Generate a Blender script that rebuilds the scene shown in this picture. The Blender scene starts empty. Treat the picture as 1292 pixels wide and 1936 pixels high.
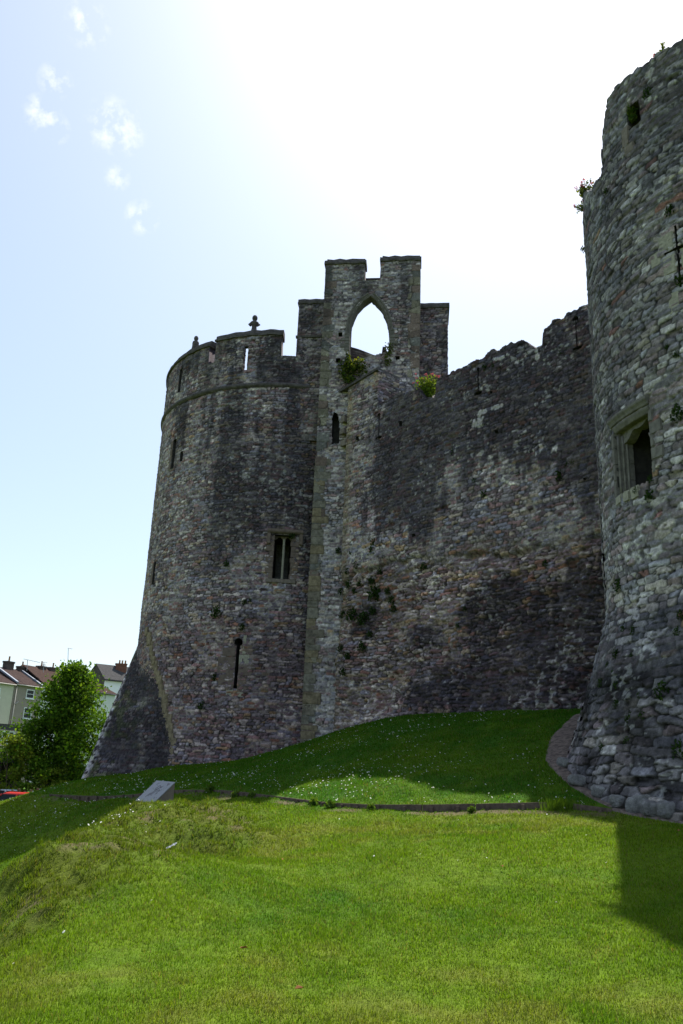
import bpy, bmesh, math, random
import numpy as np
rng = np.random.default_rng(7); random.seed(7)
SC = bpy.context.scene
COL = SC.collection

# ------------------------------------------------------------------ camera
F = 1506.0; PITCH = math.radians(16.9); ROLL = math.radians(2.35)      # focal length in photo pixels
Fw = np.array([0, math.cos(PITCH), math.sin(PITCH)]); R0 = np.array([1., 0, 0])
U0 = np.array([0, -math.sin(PITCH), math.cos(PITCH)])
CR = R0*math.cos(ROLL)+U0*math.sin(ROLL); CU = U0*math.cos(ROLL)-R0*math.sin(ROLL)
cam = bpy.data.cameras.new("camera"); cam.sensor_fit = 'VERTICAL'; cam.sensor_height = 36.0
cam.lens = F/1936*36.0; cam.clip_end = 3000; cam.clip_start = 0.05
camo = bpy.data.objects.new("camera", cam); COL.objects.link(camo)
from mathutils import Matrix, Vector
camo.matrix_world = Matrix([[CR[0], CU[0], -Fw[0], 0], [CR[1], CU[1], -Fw[1], 0], [CR[2], CU[2], -Fw[2], 0], [0, 0, 0, 1]])
SC.camera = camo

# ------------------------------------------------------------------ light
SUN_AZ = math.radians(19.0); SUN_EL = math.radians(58.4)
SC.view_settings.view_transform = 'Standard'; SC.view_settings.look = 'None'
SC.view_settings.gamma = 1.0; SC.view_settings.exposure = 1.0
W = bpy.data.worlds.new("World"); SC.world = W; W.use_nodes = True
wt = W.node_tree; wt.nodes.clear()
def wn(t): return wt.nodes.new(t)
sky = wn('ShaderNodeTexSky'); sky.sky_type = 'NISHITA'; sky.sun_disc = False
sky.sun_elevation = SUN_EL; sky.sun_rotation = SUN_AZ; sky.dust_density = 1.6; sky.air_density = 1.0; sky.ozone_density = 1.2
bg = wn('ShaderNodeBackground'); bg.inputs['Strength'].default_value = 0.105
wo = wn('ShaderNodeOutputWorld')
tc = wn('ShaderNodeTexCoord')
# thin bright veil and a few wisps of cloud, laid on the sky's own directions
import itertools
def wmath(op, a, b=None):
    m = wn('ShaderNodeMath'); m.operation = op
    for k, v in enumerate((a, b)):
        if v is None: continue
        if isinstance(v, (int, float)): m.inputs[k].default_value = v
        else: wt.links.new(v, m.inputs[k])
    return m.outputs[0]
def wdot(vec, d):
    v = wn('ShaderNodeVectorMath'); v.operation = 'DOT_PRODUCT'; wt.links.new(vec, v.inputs[0]); v.inputs[1].default_value = tuple(d); return v.outputs['Value']
gen = tc.outputs['Generated']
nn_ = wn('ShaderNodeTexNoise'); nn_.inputs['Scale'].default_value = 46; nn_.inputs['Detail'].default_value = 7; nn_.inputs['Roughness'].default_value = .62; wt.links.new(gen, nn_.inputs['Vector'])
tot = None
for (wx, wy, rad) in [(215, 238, .034), (235, 250, .026), (80, 216, .022), (104, 242, .018), (105, 153, .020), (166, 46, .026), (268, 412, .022), (222, 335, .016)]:
    d_ = Fw*F+CR*(wx-646)+CU*(968-wy); d_ = d_/np.linalg.norm(d_)
    ang = wmath('ARCCOSINE', wmath('MINIMUM', wdot(gen, d_), .9999999))
    g = wmath('SUBTRACT', 1.0, wmath('DIVIDE', ang, rad)); g = wmath('MAXIMUM', g, 0)
    tot = g if tot is None else wmath('MAXIMUM', tot, g)
wmask = wmath('MULTIPLY', wmath('MINIMUM', wmath('MULTIPLY', tot, 1.7), 1.0), wmath('MINIMUM', wmath('MAXIMUM', wmath('MULTIPLY', wmath('SUBTRACT', nn_.outputs[0], .47), 2.6), 0), .7))
skyt = wn('ShaderNodeMix'); skyt.data_type = 'RGBA'; skyt.blend_type = 'MULTIPLY'; skyt.inputs[0].default_value = 1; wt.links.new(sky.outputs[0], skyt.inputs[6]); skyt.inputs[7].default_value = (.95, .98, 1.01, 1)   # slightly hazier, less violet air
veil = wn('ShaderNodeMix'); veil.data_type = 'RGBA'; veil.inputs[0].default_value = .36; wt.links.new(skyt.outputs[2], veil.inputs[6]); veil.inputs[7].default_value = (3.9, 4.42, 4.85, 1)   # thin high veil
mxw = wn('ShaderNodeMix'); mxw.data_type = 'RGBA'; wt.links.new(wmask, mxw.inputs[0]); wt.links.new(veil.outputs[2], mxw.inputs[6]); mxw.inputs[7].default_value = (6.5, 6.5, 6.5, 1)
wt.links.new(mxw.outputs[2], bg.inputs[0])
wt.links.new(bg.outputs[0], wo.inputs[0])
sl = bpy.data.lights.new("sun", 'SUN'); sl.energy = 4.2; sl.angle = math.radians(0.5); sl.color = (1.0, 0.95, 0.87)
so = bpy.data.objects.new("sun", sl); COL.objects.link(so)
sd = np.array([math.sin(SUN_AZ)*math.cos(SUN_EL), math.cos(SUN_AZ)*math.cos(SUN_EL), math.sin(SUN_EL)])
so.rotation_euler = Vector(sd).to_track_quat('Z', 'Y').to_euler(); so.location = tuple(sd*80)

# ------------------------------------------------------------------ survey helpers
def ray(x, y): return Fw*F+CR*(x-646)+CU*(968-y)
def atY(x, y, Y):
    d = ray(x, y); return d*(Y/d[1])
def on_plane(x, y, p0, n):
    d = ray(x, y); return d*(np.dot(p0, n)/np.dot(d, n))
def on_cyl(x, y, c, R):
    d = ray(x, y); a = d[0]**2+d[1]**2; b = d[0]*c[0]+d[1]*c[1]; cc = c[0]**2+c[1]**2-R*R
    q = b*b-a*cc
    t = (b-math.sqrt(max(q, 0)))/a
    return d*t

# ------------------------------------------------------------------ numpy noise
def hsh(i, j, s=0):
    h = (np.asarray(i).astype(np.int64)*374761393+np.asarray(j).astype(np.int64)*668265263+s*2147483647*3+s*97531) & 0xffffffff
    h = ((h ^ (h >> 13))*1274126177) & 0xffffffff
    h = ((h ^ (h >> 16))*2246822519) & 0xffffffff
    h = (h ^ (h >> 15)) & 0xffffffff
    return h/4294967296.0
def vn(x, y, s=0):
    i = np.floor(x); j = np.floor(y); fx = x-i; fy = y-j
    fx = fx*fx*fx*(fx*(fx*6-15)+10); fy = fy*fy*fy*(fy*(fy*6-15)+10)
    a = hsh(i, j, s); b = hsh(i+1, j, s); c = hsh(i, j+1, s); d = hsh(i+1, j+1, s)
    return (a+(b-a)*fx)*(1-fy)+(c+(d-c)*fx)*fy
def fbm(x, y, o=4, s=0):
    r = 0; a = .5; t = 0
    for k in range(o):
        r = r+a*vn(x*2**k+k*17.3, y*2**k+k*9.1, s+k); t += a; a *= .5
    return r/t
def ss(a, b, x):
    t = np.clip((x-a)/(b-a), 0, 1); return t*t*(3-2*t)
def lin(r, g, b):
    f = lambda c: (c/255/12.92 if c/255 <= .04045 else ((c/255+.055)/1.055)**2.4)
    return np.array([f(r), f(g), f(b)])

# ------------------------------------------------------------------ object helpers
def tag(o, label=None, cat=None, group=None, kind=None):
    if label: o['label'] = label
    if cat: o['category'] = cat
    if group: o['group'] = group
    if kind: o['kind'] = kind
    return o
def empty(name, loc=(0, 0, 0)):
    o = bpy.data.objects.new(name, None); COL.objects.link(o); o.location = tuple(loc); o.empty_display_size = .3
    return o
def link(name, me, mat=None, parent=None):
    o = bpy.data.objects.new(name, me); COL.objects.link(o)
    if mat is not None and len(me.materials) == 0: me.materials.append(mat)
    if parent is not None:
        o.parent = parent
        o.matrix_parent_inverse = Matrix.Translation(-Vector(parent.location)) if parent.parent is None else Matrix()
    return o
def npmesh(name, V, faces, col=None, smooth=True):
    """V (n,3); faces = list of int arrays (m,k)"""
    me = bpy.data.meshes.new(name); V = np.asarray(V, np.float32)
    me.vertices.add(len(V)); me.vertices.foreach_set('co', V.ravel())
    tot = np.concatenate([np.full(len(f), f.shape[1], np.int32) for f in faces if len(f)])
    idx = np.concatenate([np.asarray(f, np.int32).ravel() for f in faces if len(f)])
    me.loops.add(len(idx)); me.loops.foreach_set('vertex_index', idx)
    me.polygons.add(len(tot)); st = np.concatenate([[0], np.cumsum(tot)[:-1]]).astype(np.int32)
    me.polygons.foreach_set('loop_start', st)
    try: me.polygons.foreach_set('loop_total', tot)
    except Exception: pass
    me.polygons.foreach_set('use_smooth', np.full(len(tot), smooth, bool))
    if col is not None:
        a = me.attributes.new('tint', 'FLOAT_COLOR', 'POINT')
        c = np.ones((len(V), 4), np.float32); c[:, :3] = col; a.data.foreach_set('color', c.ravel())
    me.update(calc_edges=True); me.validate(verbose=False)
    return me
class MB:
    """collects simple solids; build() links them as one mesh object"""
    def __init__(s): s.V = []; s.Fq = []
    def add(s, pts, faces):
        b = len(s.V); s.V += [tuple(map(float, p)) for p in pts]; s.Fq += [tuple(b+i for i in f) for f in faces]
    def hexa(s, p):      # 8 points: bottom ring 0-3, top ring 4-7
        s.add(p, [(3, 2, 1, 0), (4, 5, 6, 7), (0, 1, 5, 4), (1, 2, 6, 5), (2, 3, 7, 6), (3, 0, 4, 7)])
    def box(s, o, ex, ey, ez):
        o, ex, ey, ez = map(lambda a: np.array(a, float), (o, ex, ey, ez))
        s.hexa([o, o+ex, o+ex+ey, o+ey, o+ez, o+ex+ez, o+ex+ey+ez, o+ey+ez])
    def tube(s, pts, rad, n=8):
        pts = [np.array(p, float) for p in pts]; rad = rad if hasattr(rad, '__len__') else [rad]*len(pts)
        P = []
        for k, p in enumerate(pts):
            d = pts[min(k+1, len(pts)-1)]-pts[max(k-1, 0)]; d /= np.linalg.norm(d)+1e-9
            a = np.cross(d, [0, 0, 1.] if abs(d[2]) < .9 else [1., 0, 0]); a /= np.linalg.norm(a); b = np.cross(d, a)
            P += [p+rad[k]*(a*math.cos(2*math.pi*i/n)+b*math.sin(2*math.pi*i/n)) for i in range(n)]
        f = [(k*n+i, k*n+(i+1) % n, (k+1)*n+(i+1) % n, (k+1)*n+i) for k in range(len(pts)-1) for i in range(n)]
        f += [tuple(range(n))[::-1], tuple(range((len(pts)-1)*n, len(pts)*n))]
        s.add(P, f)
    def lathe(s, c, prof, n=12):
        P = [(c[0]+r*math.cos(2*math.pi*i/n), c[1]+r*math.sin(2*math.pi*i/n), c[2]+z) for r, z in prof for i in range(n)]
        f = [(k*n+i, k*n+(i+1) % n, (k+1)*n+(i+1) % n, (k+1)*n+i) for k in range(len(prof)-1) for i in range(n)]
        f += [tuple(range(n))[::-1], tuple(range((len(prof)-1)*n, len(prof)*n))]
        s.add(P, f)
    def build(s, name, mat, parent=None, smooth=False, bevel=0):
        me = bpy.data.meshes.new(name); me.from_pydata(s.V, [], s.Fq)
        if bevel:
            bm = bmesh.new(); bm.from_mesh(me)
            bmesh.ops.bevel(bm, geom=bm.edges[:], offset=bevel, segments=2, affect='EDGES', clamp_overlap=True)
            bm.to_mesh(me); bm.free()
        me.polygons.foreach_set('use_smooth', [smooth]*len(me.polygons)); me.update()
        return link(name, me, mat, parent)

# ------------------------------------------------------------------ materials
def mat(name, rough=.9, spec=.2):
    m = bpy.data.materials.new(name); m.use_nodes = True
    b = m.node_tree.nodes['Principled BSDF']; b.inputs['Roughness'].default_value = rough
    b.inputs['Specular IOR Level'].default_value = spec
    return m, m.node_tree, b
def nz(nt, scale, detail=4, rough=.6, coord='Object'):
    t = nt.nodes.new('ShaderNodeTexCoord'); n = nt.nodes.new('ShaderNodeTexNoise')
    n.inputs['Scale'].default_value = scale; n.inputs['Detail'].default_value = detail; n.inputs['Roughness'].default_value = rough
    nt.links.new(t.outputs[coord], n.inputs['Vector']); return n
def ramp(nt, src, stops):
    r = nt.nodes.new('ShaderNodeValToRGB'); e = r.color_ramp.elements
    while len(e) < len(stops): e.new(.5)
    for k, (p, c) in enumerate(stops): e[k].position = p; e[k].color = (*c, 1)
    nt.links.new(src, r.inputs[0]); return r
def mulc(nt, a, b):
    m = nt.nodes.new('ShaderNodeMix'); m.data_type = 'RGBA'; m.blend_type = 'MULTIPLY'; m.inputs[0].default_value = 1
    nt.links.new(a, m.inputs[6]); nt.links.new(b, m.inputs[7]); return m.outputs[2]
def bump(nt, src, bsdf, strength, dist, prev=None):
    b = nt.nodes.new('ShaderNodeBump'); b.inputs['Strength'].default_value = strength; b.inputs['Distance'].default_value = dist
    nt.links.new(src, b.inputs['Height'])
    if prev: nt.links.new(prev.outputs[0], b.inputs['Normal'])
    nt.links.new(b.outputs[0], bsdf.inputs['Normal']); return b
def tint_mat(name, rough=.95, spec=.15, s1=11, s2=55, lo=.6, hi=1.4, bd=.04):
    m, nt, b = mat(name, rough, spec)
    a = nt.nodes.new('ShaderNodeAttribute'); a.attribute_name = 'tint'
    n1 = nz(nt, s1, 6, .7); n2 = nz(nt, s2, 4, .65)
    r1 = ramp(nt, n1.outputs[0], [(.3, (lo,)*3), (.7, (hi,)*3)])
    r2 = ramp(nt, n2.outputs[0], [(.3, (.75,)*3), (.7, (1.22,)*3)])
    c = mulc(nt, mulc(nt, a.outputs[0], r1.outputs[0]), r2.outputs[0])
    nt.links.new(c, b.inputs['Base Color'])
    b1 = bump(nt, n1.outputs[0], b, .8, bd); bump(nt, n2.outputs[0], b, .7, bd*.35, b1)
    return m
def flat_mat(name, c, rough=.85, spec=.2, s=14, var=.25, bd=.004):
    m, nt, b = mat(name, rough, spec); n = nz(nt, s, 6, .65)
    c = np.array(c, float); r = ramp(nt, n.outputs[0], [(.3, tuple(c*(1-var))), (.7, tuple(np.minimum(c*(1+var), .95)))])
    nt.links.new(r.outputs[0], b.inputs['Base Color'])
    if bd: bump(nt, n.outputs[0], b, .5, bd)
    return m
def leaf_mat(name, trans=.45, tcol=(1.25, 1.15, .5)):
    m = bpy.data.materials.new(name); m.use_nodes = True; nt = m.node_tree; b = nt.nodes['Principled BSDF']
    b.inputs['Roughness'].default_value = .75; b.inputs['Specular IOR Level'].default_value = .08
    a = nt.nodes.new('ShaderNodeAttribute'); a.attribute_name = 'tint'
    nt.links.new(a.outputs[0], b.inputs['Base Color'])
    t = nt.nodes.new('ShaderNodeBsdfTranslucent'); mx = nt.nodes.new('ShaderNodeMixShader'); mx.inputs[0].default_value = trans
    v = nt.nodes.new('ShaderNodeMix'); v.data_type = 'RGBA'; v.blend_type = 'MULTIPLY'; v.inputs[0].default_value = 1
    nt.links.new(a.outputs[0], v.inputs[6]); v.inputs[7].default_value = (*tcol, 1); nt.links.new(v.outputs[2], t.inputs[0])
    out = nt.nodes['Material Output']
    nt.links.new(b.outputs[0], mx.inputs[1]); nt.links.new(t.outputs[0], mx.inputs[2]); nt.links.new(mx.outputs[0], out.inputs[0])
    return m
M_STONE = tint_mat('rubble_stone')
M_DRESS = flat_mat('dressed_sandstone', (.185, .153, .135), .95, .1, 9, .35, .02)
M_COPE = flat_mat('weathered_coping_stone', (.088, .078, .082), .95, .1, 6, .5, .03)
M_PALE = flat_mat('pale_limestone', (.30, .28, .23), .95, .1, 12, .3, .02)
M_DARKSTONE = flat_mat('shade_dark_stone', (.05, .046, .045), .95, .05, 5, .4, .03)  # darker than the walls: shade inside the openings is put into its colour
M_LEAF = leaf_mat('green_leaf'); M_GRASS = leaf_mat('grass_blade', .45, (1.1, 1.2, .4))
M_WOOD = flat_mat('weathered_timber', (.10, .075, .06), .9, .1, 11, .4, .01)

# ------------------------------------------------------------------ rubble masonry
def stones(u, v, sw, sh, seed=0, warp=.12, merge=.3, jit=.33):
    """coursed rubble: id hash arrays and joint distance (m) at (u, v) in metres"""
    wu = u+warp*2*(fbm(u*1.1, v*1.1, 2, seed+50)-.5)+warp*.7*(vn(u*4, v*4, seed+51)-.5)
    wv = v+warp*1.6*(fbm(u*.8, v*1.1, 2, seed+60)-.5)+warp*.5*(vn(u*4, v*4, seed+61)-.5)
    y = wv/sh; j0 = np.floor(y)
    def ident(i, j):
        m = hsh(i, j, seed+5) < merge
        return np.where(m, i-1, i), j
    best = np.full(u.shape, 9.); b2 = np.full(u.shape, 9.); bi = np.zeros(u.shape); bj = np.zeros(u.shape); bx = np.zeros(u.shape); by = np.zeros(u.shape)
    cand = []
    for dj in (-1, 0, 1):
        j = j0+dj
        sc = .7+.75*hsh(j, j*0, seed+9)            # stone length varies from course to course
        x = wu/(sw*sc)+hsh(j, j*0+3, seed+8)*7
        i0 = np.floor(x)
        for di in (-1, 0, 1):
            i = i0+di
            cx = i+.5+jit*2*(hsh(i, j, seed+1)-.5); cy = j+.5+jit*1.35*(hsh(i, j, seed+2)-.5)
            big = .25*(hsh(i, j, seed+3)-.5)
            d = (np.abs((x-cx)*sc*.9)**3.4+np.abs((y-cy)*1.05)**3.4)**(1/3.4)-big*.8
            ii, jj = ident(i, j); cand.append((d, ii, jj))
            up = d < best
            best = np.where(up, d, best); bi = np.where(up, ii, bi); bj = np.where(up, jj, bj); bx = np.where(up, (x-cx)*sc, bx); by = np.where(up, y-cy, by)
    for d, ii, jj in cand:
        other = (ii != bi) | (jj != bj)
        b2 = np.where(other & (d < b2), d, b2)
    e = np.clip((b2-best)*sh*.6, 0, .3)
    return (hsh(bi, bj, seed+11), hsh(bi, bj, seed+12), hsh(bi, bj, seed+13), e, bx, by)
PAL = np.array([lin(132, 128, 124), lin(118, 112, 110), lin(150, 146, 136), lin(112, 100, 98), lin(128, 106, 100), lin(98, 94, 96),
                lin(142, 132, 112), lin(162, 156, 144), lin(122, 122, 126), lin(104, 92, 90)])
RED = np.array([lin(134, 98, 86), lin(118, 88, 84), lin(140, 116, 94)])
def masonry(u, v, sw, sh, seed=0, depth=.035, joint=.03, rub=.0, bright=1.0, red=.05, warp=.12, mort=(.20, .185, .17), sat=1.0, merge=.3):
    bright = bright*.92; a, b, c, e, bx, by = stones(u, v, sw, sh, seed, warp, merge)
    jn = ss(.002, joint, e)
    pro = (a-.5)*depth*.8+(c-.5)*depth*.4
    miss = (hsh(np.floor(a*9999), np.floor(b*9999), seed+31) < .035)   # a few missing stones
    tilt = np.clip(bx*(b-.5)*1.6+by*(hsh(np.floor(a*9999), np.floor(c*9999), seed+34)-.5)*2.2, -.8, .8)*depth
    depth = depth*1.1
    disp = jn*(depth+pro+tilt)-miss*jn*depth*1.6+(fbm(u*9, v*9, 3, seed+70)-.5)*depth*.5
    disp = disp+rub*((fbm(u*1.6, v*2.2, 4, seed+80)-.5)*.35+(fbm(u*6, v*8, 3, seed+83)-.5)*.16)
    pc = PAL[(b*len(PAL)).astype(int) % len(PAL)]*np.array([1.03, .935, 1.11])
    lum = pc.mean(-1, keepdims=True); pc = lum+(pc-lum)*sat
    isr = (hsh(np.floor(b*99999), np.floor(c*99999), seed+32) < red*(.3+1.4*fbm(u*.35, v*.35, 2, seed+33)))[..., None]
    pc = np.where(isr, RED[(a*3).astype(int) % 3], pc)
    pc = pc*(.72+.50*c**1.3)[..., None]*bright
    mv = fbm(u*.9, v*.9, 3, seed+101); m = np.array(mort)*bright*(.22+.95*ss(.42, .62, mv))[..., None]
    col = m+(pc-m)*(jn[..., None])
    col = col*(.74+.52*vn(u*13, v*15, seed+102))[..., None]*(.80+.40*vn(u*31, v*31, seed+103))[..., None]
    pit = ss(.80, .88, vn(u*9, v*13, seed+104)); col = col*(1-.6*pit[..., None]); disp = disp-pit*depth*.9
    return disp, col
def stain(col, amt, c):
    amt = np.clip(amt, 0, 1)[..., None]; return col*(1-amt)+np.array(c)*amt*(.6+.8*col/(col.mean()+1e-6))*1.0
def lichen(col, u, v, seed, thr=.74, amt=.75):
    n = fbm(u*7, v*9, 4, seed+90); k = ss(thr-.04, thr+.03, n*.7+.3*fbm(u*.7, v*.7, 2, seed+95)); return stain(col, k*amt, (.42, .42, .40))

def blob(u, v, cu, cv, su, sv): return np.exp(-((u-cu)/su)**2-((v-cv)/sv)**2)

def grid_faces(nu, nv, base=0, keep=None):
    i, j = np.meshgrid(np.arange(nu-1), np.arange(nv-1), indexing='ij')
    a = base+i*nv+j; q = np.stack([a, a+nv, a+nv+1, a+1], -1)
    return q[keep] if keep is not None else q.reshape(-1, 4)

def build_wall(name, parent, us, plan, z0, H, dz, T, surf, holes=(), closed=False, out=None, capn=6, mat_=None, sides=True, zseg=None):
    """plan(u, off)->(x, y) with off along the outward normal; z0/H arrays over us. surf(U,Z)->disp,col. holes: list of fn(U,Z)->bool"""
    us = np.asarray(us); nu = len(us); z0 = np.broadcast_to(np.asarray(z0, float), us.shape); H = np.broadcast_to(np.asarray(H, float), us.shape)
    nv = int(max((H-z0).max()/dz, 2))+1
    Ug = np.repeat(us[:, None], nv, 1); zr_ = np.linspace(z0.min(), H.max(), nv); Z = np.minimum(np.maximum(zr_[None], z0[:, None]), H[:, None])
    D, C = surf(Ug, Z)
    off = D+(out(Ug, Z) if out is not None else 0)
    x, y = plan(Ug, off)
    V = [np.stack([x, y, Z], -1).reshape(-1, 3)]; Cs = [C.reshape(-1, 3)]
    uc = .25*(Ug[:-1, :-1]+Ug[1:, :-1]+Ug[:-1, 1:]+Ug[1:, 1:]); zc = .25*(Z[:-1, :-1]+Z[1:, :-1]+Z[:-1, 1:]+Z[1:, 1:])
    keep = np.ones(uc.shape, bool); thru = np.ones(uc.shape, bool)
    for h in holes: keep &= ~h(uc, zc)
    keep &= (np.abs(Z[:-1, 1:]-Z[:-1, :-1])+np.abs(Z[1:, 1:]-Z[1:, :-1])) > 1e-6
    Fs = [grid_faces(nu, nv, 0, keep)]; n0 = nu*nv
    # top of the wall
    s = np.linspace(0, 1, capn+1)
    Uc = np.repeat(us[:, None], capn+1, 1); Zc = np.repeat(H[:, None], capn+1, 1)
    dc, cc = surf(Uc+100, Zc+s[None]*T)
    offc = off[:, -1:]*(1-s[None])+(-T)*s[None]
    w = np.minimum(s*6, 1)*(1-s)**.2
    x, y = plan(Uc, offc)
    V.append(np.stack([x, y, Zc+(dc-.02)*w[None]], -1).reshape(-1, 3)); cc[:, 0] = C[:, -1]; Cs.append(cc.reshape(-1, 3))
    Fs.append(grid_faces(nu, capn+1, n0)); n1 = n0+nu*(capn+1)
    nb = 12; tb = np.linspace(1, 0, nb)
    Ub = np.repeat(us[:, None], nb, 1); Zb = z0[:, None]+(H-z0)[:, None]*tb[None]
    x, y = plan(Ub, Ub*0-T); cb = np.broadcast_to(np.array([.13, .125, .12]), Zb.shape+(3,))
    V.append(np.stack([x, y, Zb], -1).reshape(-1, 3)); Cs.append(cb.reshape(-1, 3))
    ucb = .5*(us[:-1]+us[1:])[:, None]+np.zeros(nb-1); zcb = .25*(Zb[:-1, :-1]+Zb[1:, :-1]+Zb[:-1, 1:]+Zb[1:, 1:])
    kb = np.ones(ucb.shape, bool)
    Fs.append(grid_faces(nu, nb, n1, kb)); n2 = n1+nu*nb
    if not closed and sides:
        ns = max(int(T/.06), 3); ssx = np.linspace(0, 1, ns+1)
        for k, sg in ((0, -1), (nu-1, 1)):
            Us = np.repeat(us[k]+sg*(ssx*T)[:, None], nv, 1)+(0 if sg > 0 else -37); Zs = np.repeat(Z[k][None], ns+1, 0)
            ds, cs = surf(Us, Zs)
            cs = cs.copy(); cs[0] = C[k]
            offs = off[k][None]*(1-ssx[:, None])+(-T)*ssx[:, None]
            Uu = us[k]+sg*(ds-.01)*np.minimum(ssx*8, 1)[:, None]
            x, y = plan(Uu, offs)
            V.append(np.stack([x, y, Zs], -1).reshape(-1, 3)); Cs.append(cs.reshape(-1, 3))
            f = grid_faces(ns+1, nv, n2); Fs.append(f[:, ::-1] if sg < 0 else f); n2 += (ns+1)*nv
    me = npmesh(name, np.concatenate(V), Fs, np.concatenate(Cs))
    return link(name, me, mat_ or M_STONE, parent)

def reveal(name, parent, outline, plan, depth, mat_=M_DARKSTONE, back=True, o0=.02, seg=.12):
    """tunnel behind an opening: outline = list of (u, z) anticlockwise"""
    pts = []
    n = len(outline)
    for k in range(n):
        a = np.array(outline[k]); b = np.array(outline[(k+1) % n]); m = max(int(np.linalg.norm(b-a)/seg), 1)
        pts += [a+(b-a)*q/m for q in range(m)]
    pts = np.array(pts); n = len(pts); rows = np.linspace(0, 1, 5)**1.3
    V = []
    for r in rows:
        o = o0-(depth+o0)*r; jitr = .012*(rng.random(n)-.5)*(1 if 0 < r < 1 else .3)
        x, y = plan(pts[:, 0]+jitr, np.full(n, o)); V.append(np.stack([x, y, pts[:, 1]+jitr], -1))
    F = [(k*n+i, (k+1)*n+i, (k+1)*n+(i+1) % n, k*n+(i+1) % n) for k in range(len(rows)-1) for i in range(n)]
    me = bpy.data.meshes.new(name); Fl = F+([tuple(range((len(rows)-1)*n, len(rows)*n))] if back else [])
    me.from_pydata([tuple(p) for p in np.concatenate(V)], [], Fl); me.update()
    return link(name, me, mat_, parent)
def inpoly(poly):
    poly = np.array(poly, float)
    def f(U, Z):
        r = np.zeros(U.shape, bool); n = len(poly)
        for k in range(n):
            x1, y1 = poly[k]; x2, y2 = poly[k-1]
            c = ((y1 > Z) != (y2 > Z)) & (U < (x2-x1)*(Z-y1)/(y2-y1+1e-12)+x1); r ^= c
        return r
    return f
def rect(u0, u1, z0, z1): return [(u0, z0), (u1, z0), (u1, z1), (u0, z1)]
def arc_strip(mb, plan, us, zs, prof):
    """sweep a closed profile [(off, dz)...] along us at heights zs"""
    n = len(prof); P = []
    for u, z in zip(us, zs):
        for o, dz in prof:
            x, y = plan(np.array(u), np.array(o)); P.append((float(x), float(y), z+dz))
    f = [(k*n+i, (k+1)*n+i, (k+1)*n+(i+1) % n, k*n+(i+1) % n) for k in range(len(us)-1) for i in range(n)]
    f += [tuple(range(n)), tuple(range((len(us)-1)*n, len(us)*n))[::-1]]
    mb.add(P, f)
def block(mb, plan, u0, u1, z0, z1, o0, o1, jit=0.0):
    p = []
    for z in (z0, z1):
        for (u, o) in ((u0, o1), (u1, o1), (u1, o0), (u0, o0)):
            x, y = plan(np.array(u+jit*(random.random()-.5)), np.array(o+jit*.3*(random.random()-.5))); p.append((float(x), float(y), z+jit*(random.random()-.5)))
    mb.hexa(p)


# ------------------------------------------------------------------ terrain: one sheet, surveyed heights joined by a thin-plate surface
LC = np.array([-2.714, 37.335]); LR = 6.286          # round corner tower
GC = np.array([9.96, 16.18]); GR = 4.2               # gatehouse tower
KERB = [(95, 1502, 30), (150, 1505, 28.8), (200, 1506, 27.5), (250, 1503, 25.9), (300, 1497, 24.6), (345, 1494, 23.2), (420, 1495, 20.8), (480, 1501, 19.0), (560, 1511, 17.2),
        (610, 1517, 16.4), (640, 1520, 16.0), (700, 1523, 15.5), (800, 1523, 15.1), (900, 1521, 14.8), (1035, 1518, 14.5), (1085, 1521, 14.3), (1160, 1531, 14.0)]
KP = np.array([atY(*k) for k in KERB])
_s = [atY(*k) for k in [(1292, 1541, 13.4),
    (250, 1530, 20), (290, 1534, 19.3), (330, 1531, 20), (180, 1560, 16.3), (100, 1608, 12.6), (0, 1665, 9.8), (140, 1583, 14.2), (50, 1635, 11.3),
    (50, 1560, 27), (150, 1522, 25.2), (0, 1528, 35), (100, 1540, 26.5), (100, 1596, 22.0), (30, 1625, 19), (-120, 1640, 22), (-100, 1540, 33), (160, 1562, 21.5), (190, 1545, 22.0), (215, 1532, 22.6),
    (330, 1640, 12.3), (560, 1532, 15.6), (646, 1700, 9.3), (646, 1936, 5.6), (900, 1600, 11.2), (1150, 1600, 11.5), (1150, 1750, 8.2), (1292, 1650, 9.8), (1292, 1880, 6.2),
    (100, 1800, 7), (0, 1936, 5.3), (400, 1600, 12.8), (470, 1560, 14.6), (420, 1522, 18.0), (1400, 1600, 10.5), (1450, 1800, 6.8),
    (520, 1430, 31), (620, 1396, 30), (700, 1366, 28.6), (750, 1353, 27.6), (880, 1348, 25), (1000, 1346, 22.9), (1095, 1352, 20.8), (800, 1440, 19.2), (1000, 1440, 17.3), (920, 1390, 20.8),
    (600, 1460, 20.6), (400, 1455, 27.5), (450, 1440, 30.6), (340, 1448, 31.8), (250, 1462, 32.3), (155, 1476, 33), (700, 1480, 17.4), (1040, 1484, 15.6), (860, 1485, 16.4)]]
_r = [atY(180, 1560, 16.3), atY(140, 1583, 14.2), atY(100, 1608, 12.6), atY(50, 1635, 11.3), atY(0, 1665, 9.8), atY(-120, 1720, 8.2)]
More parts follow.
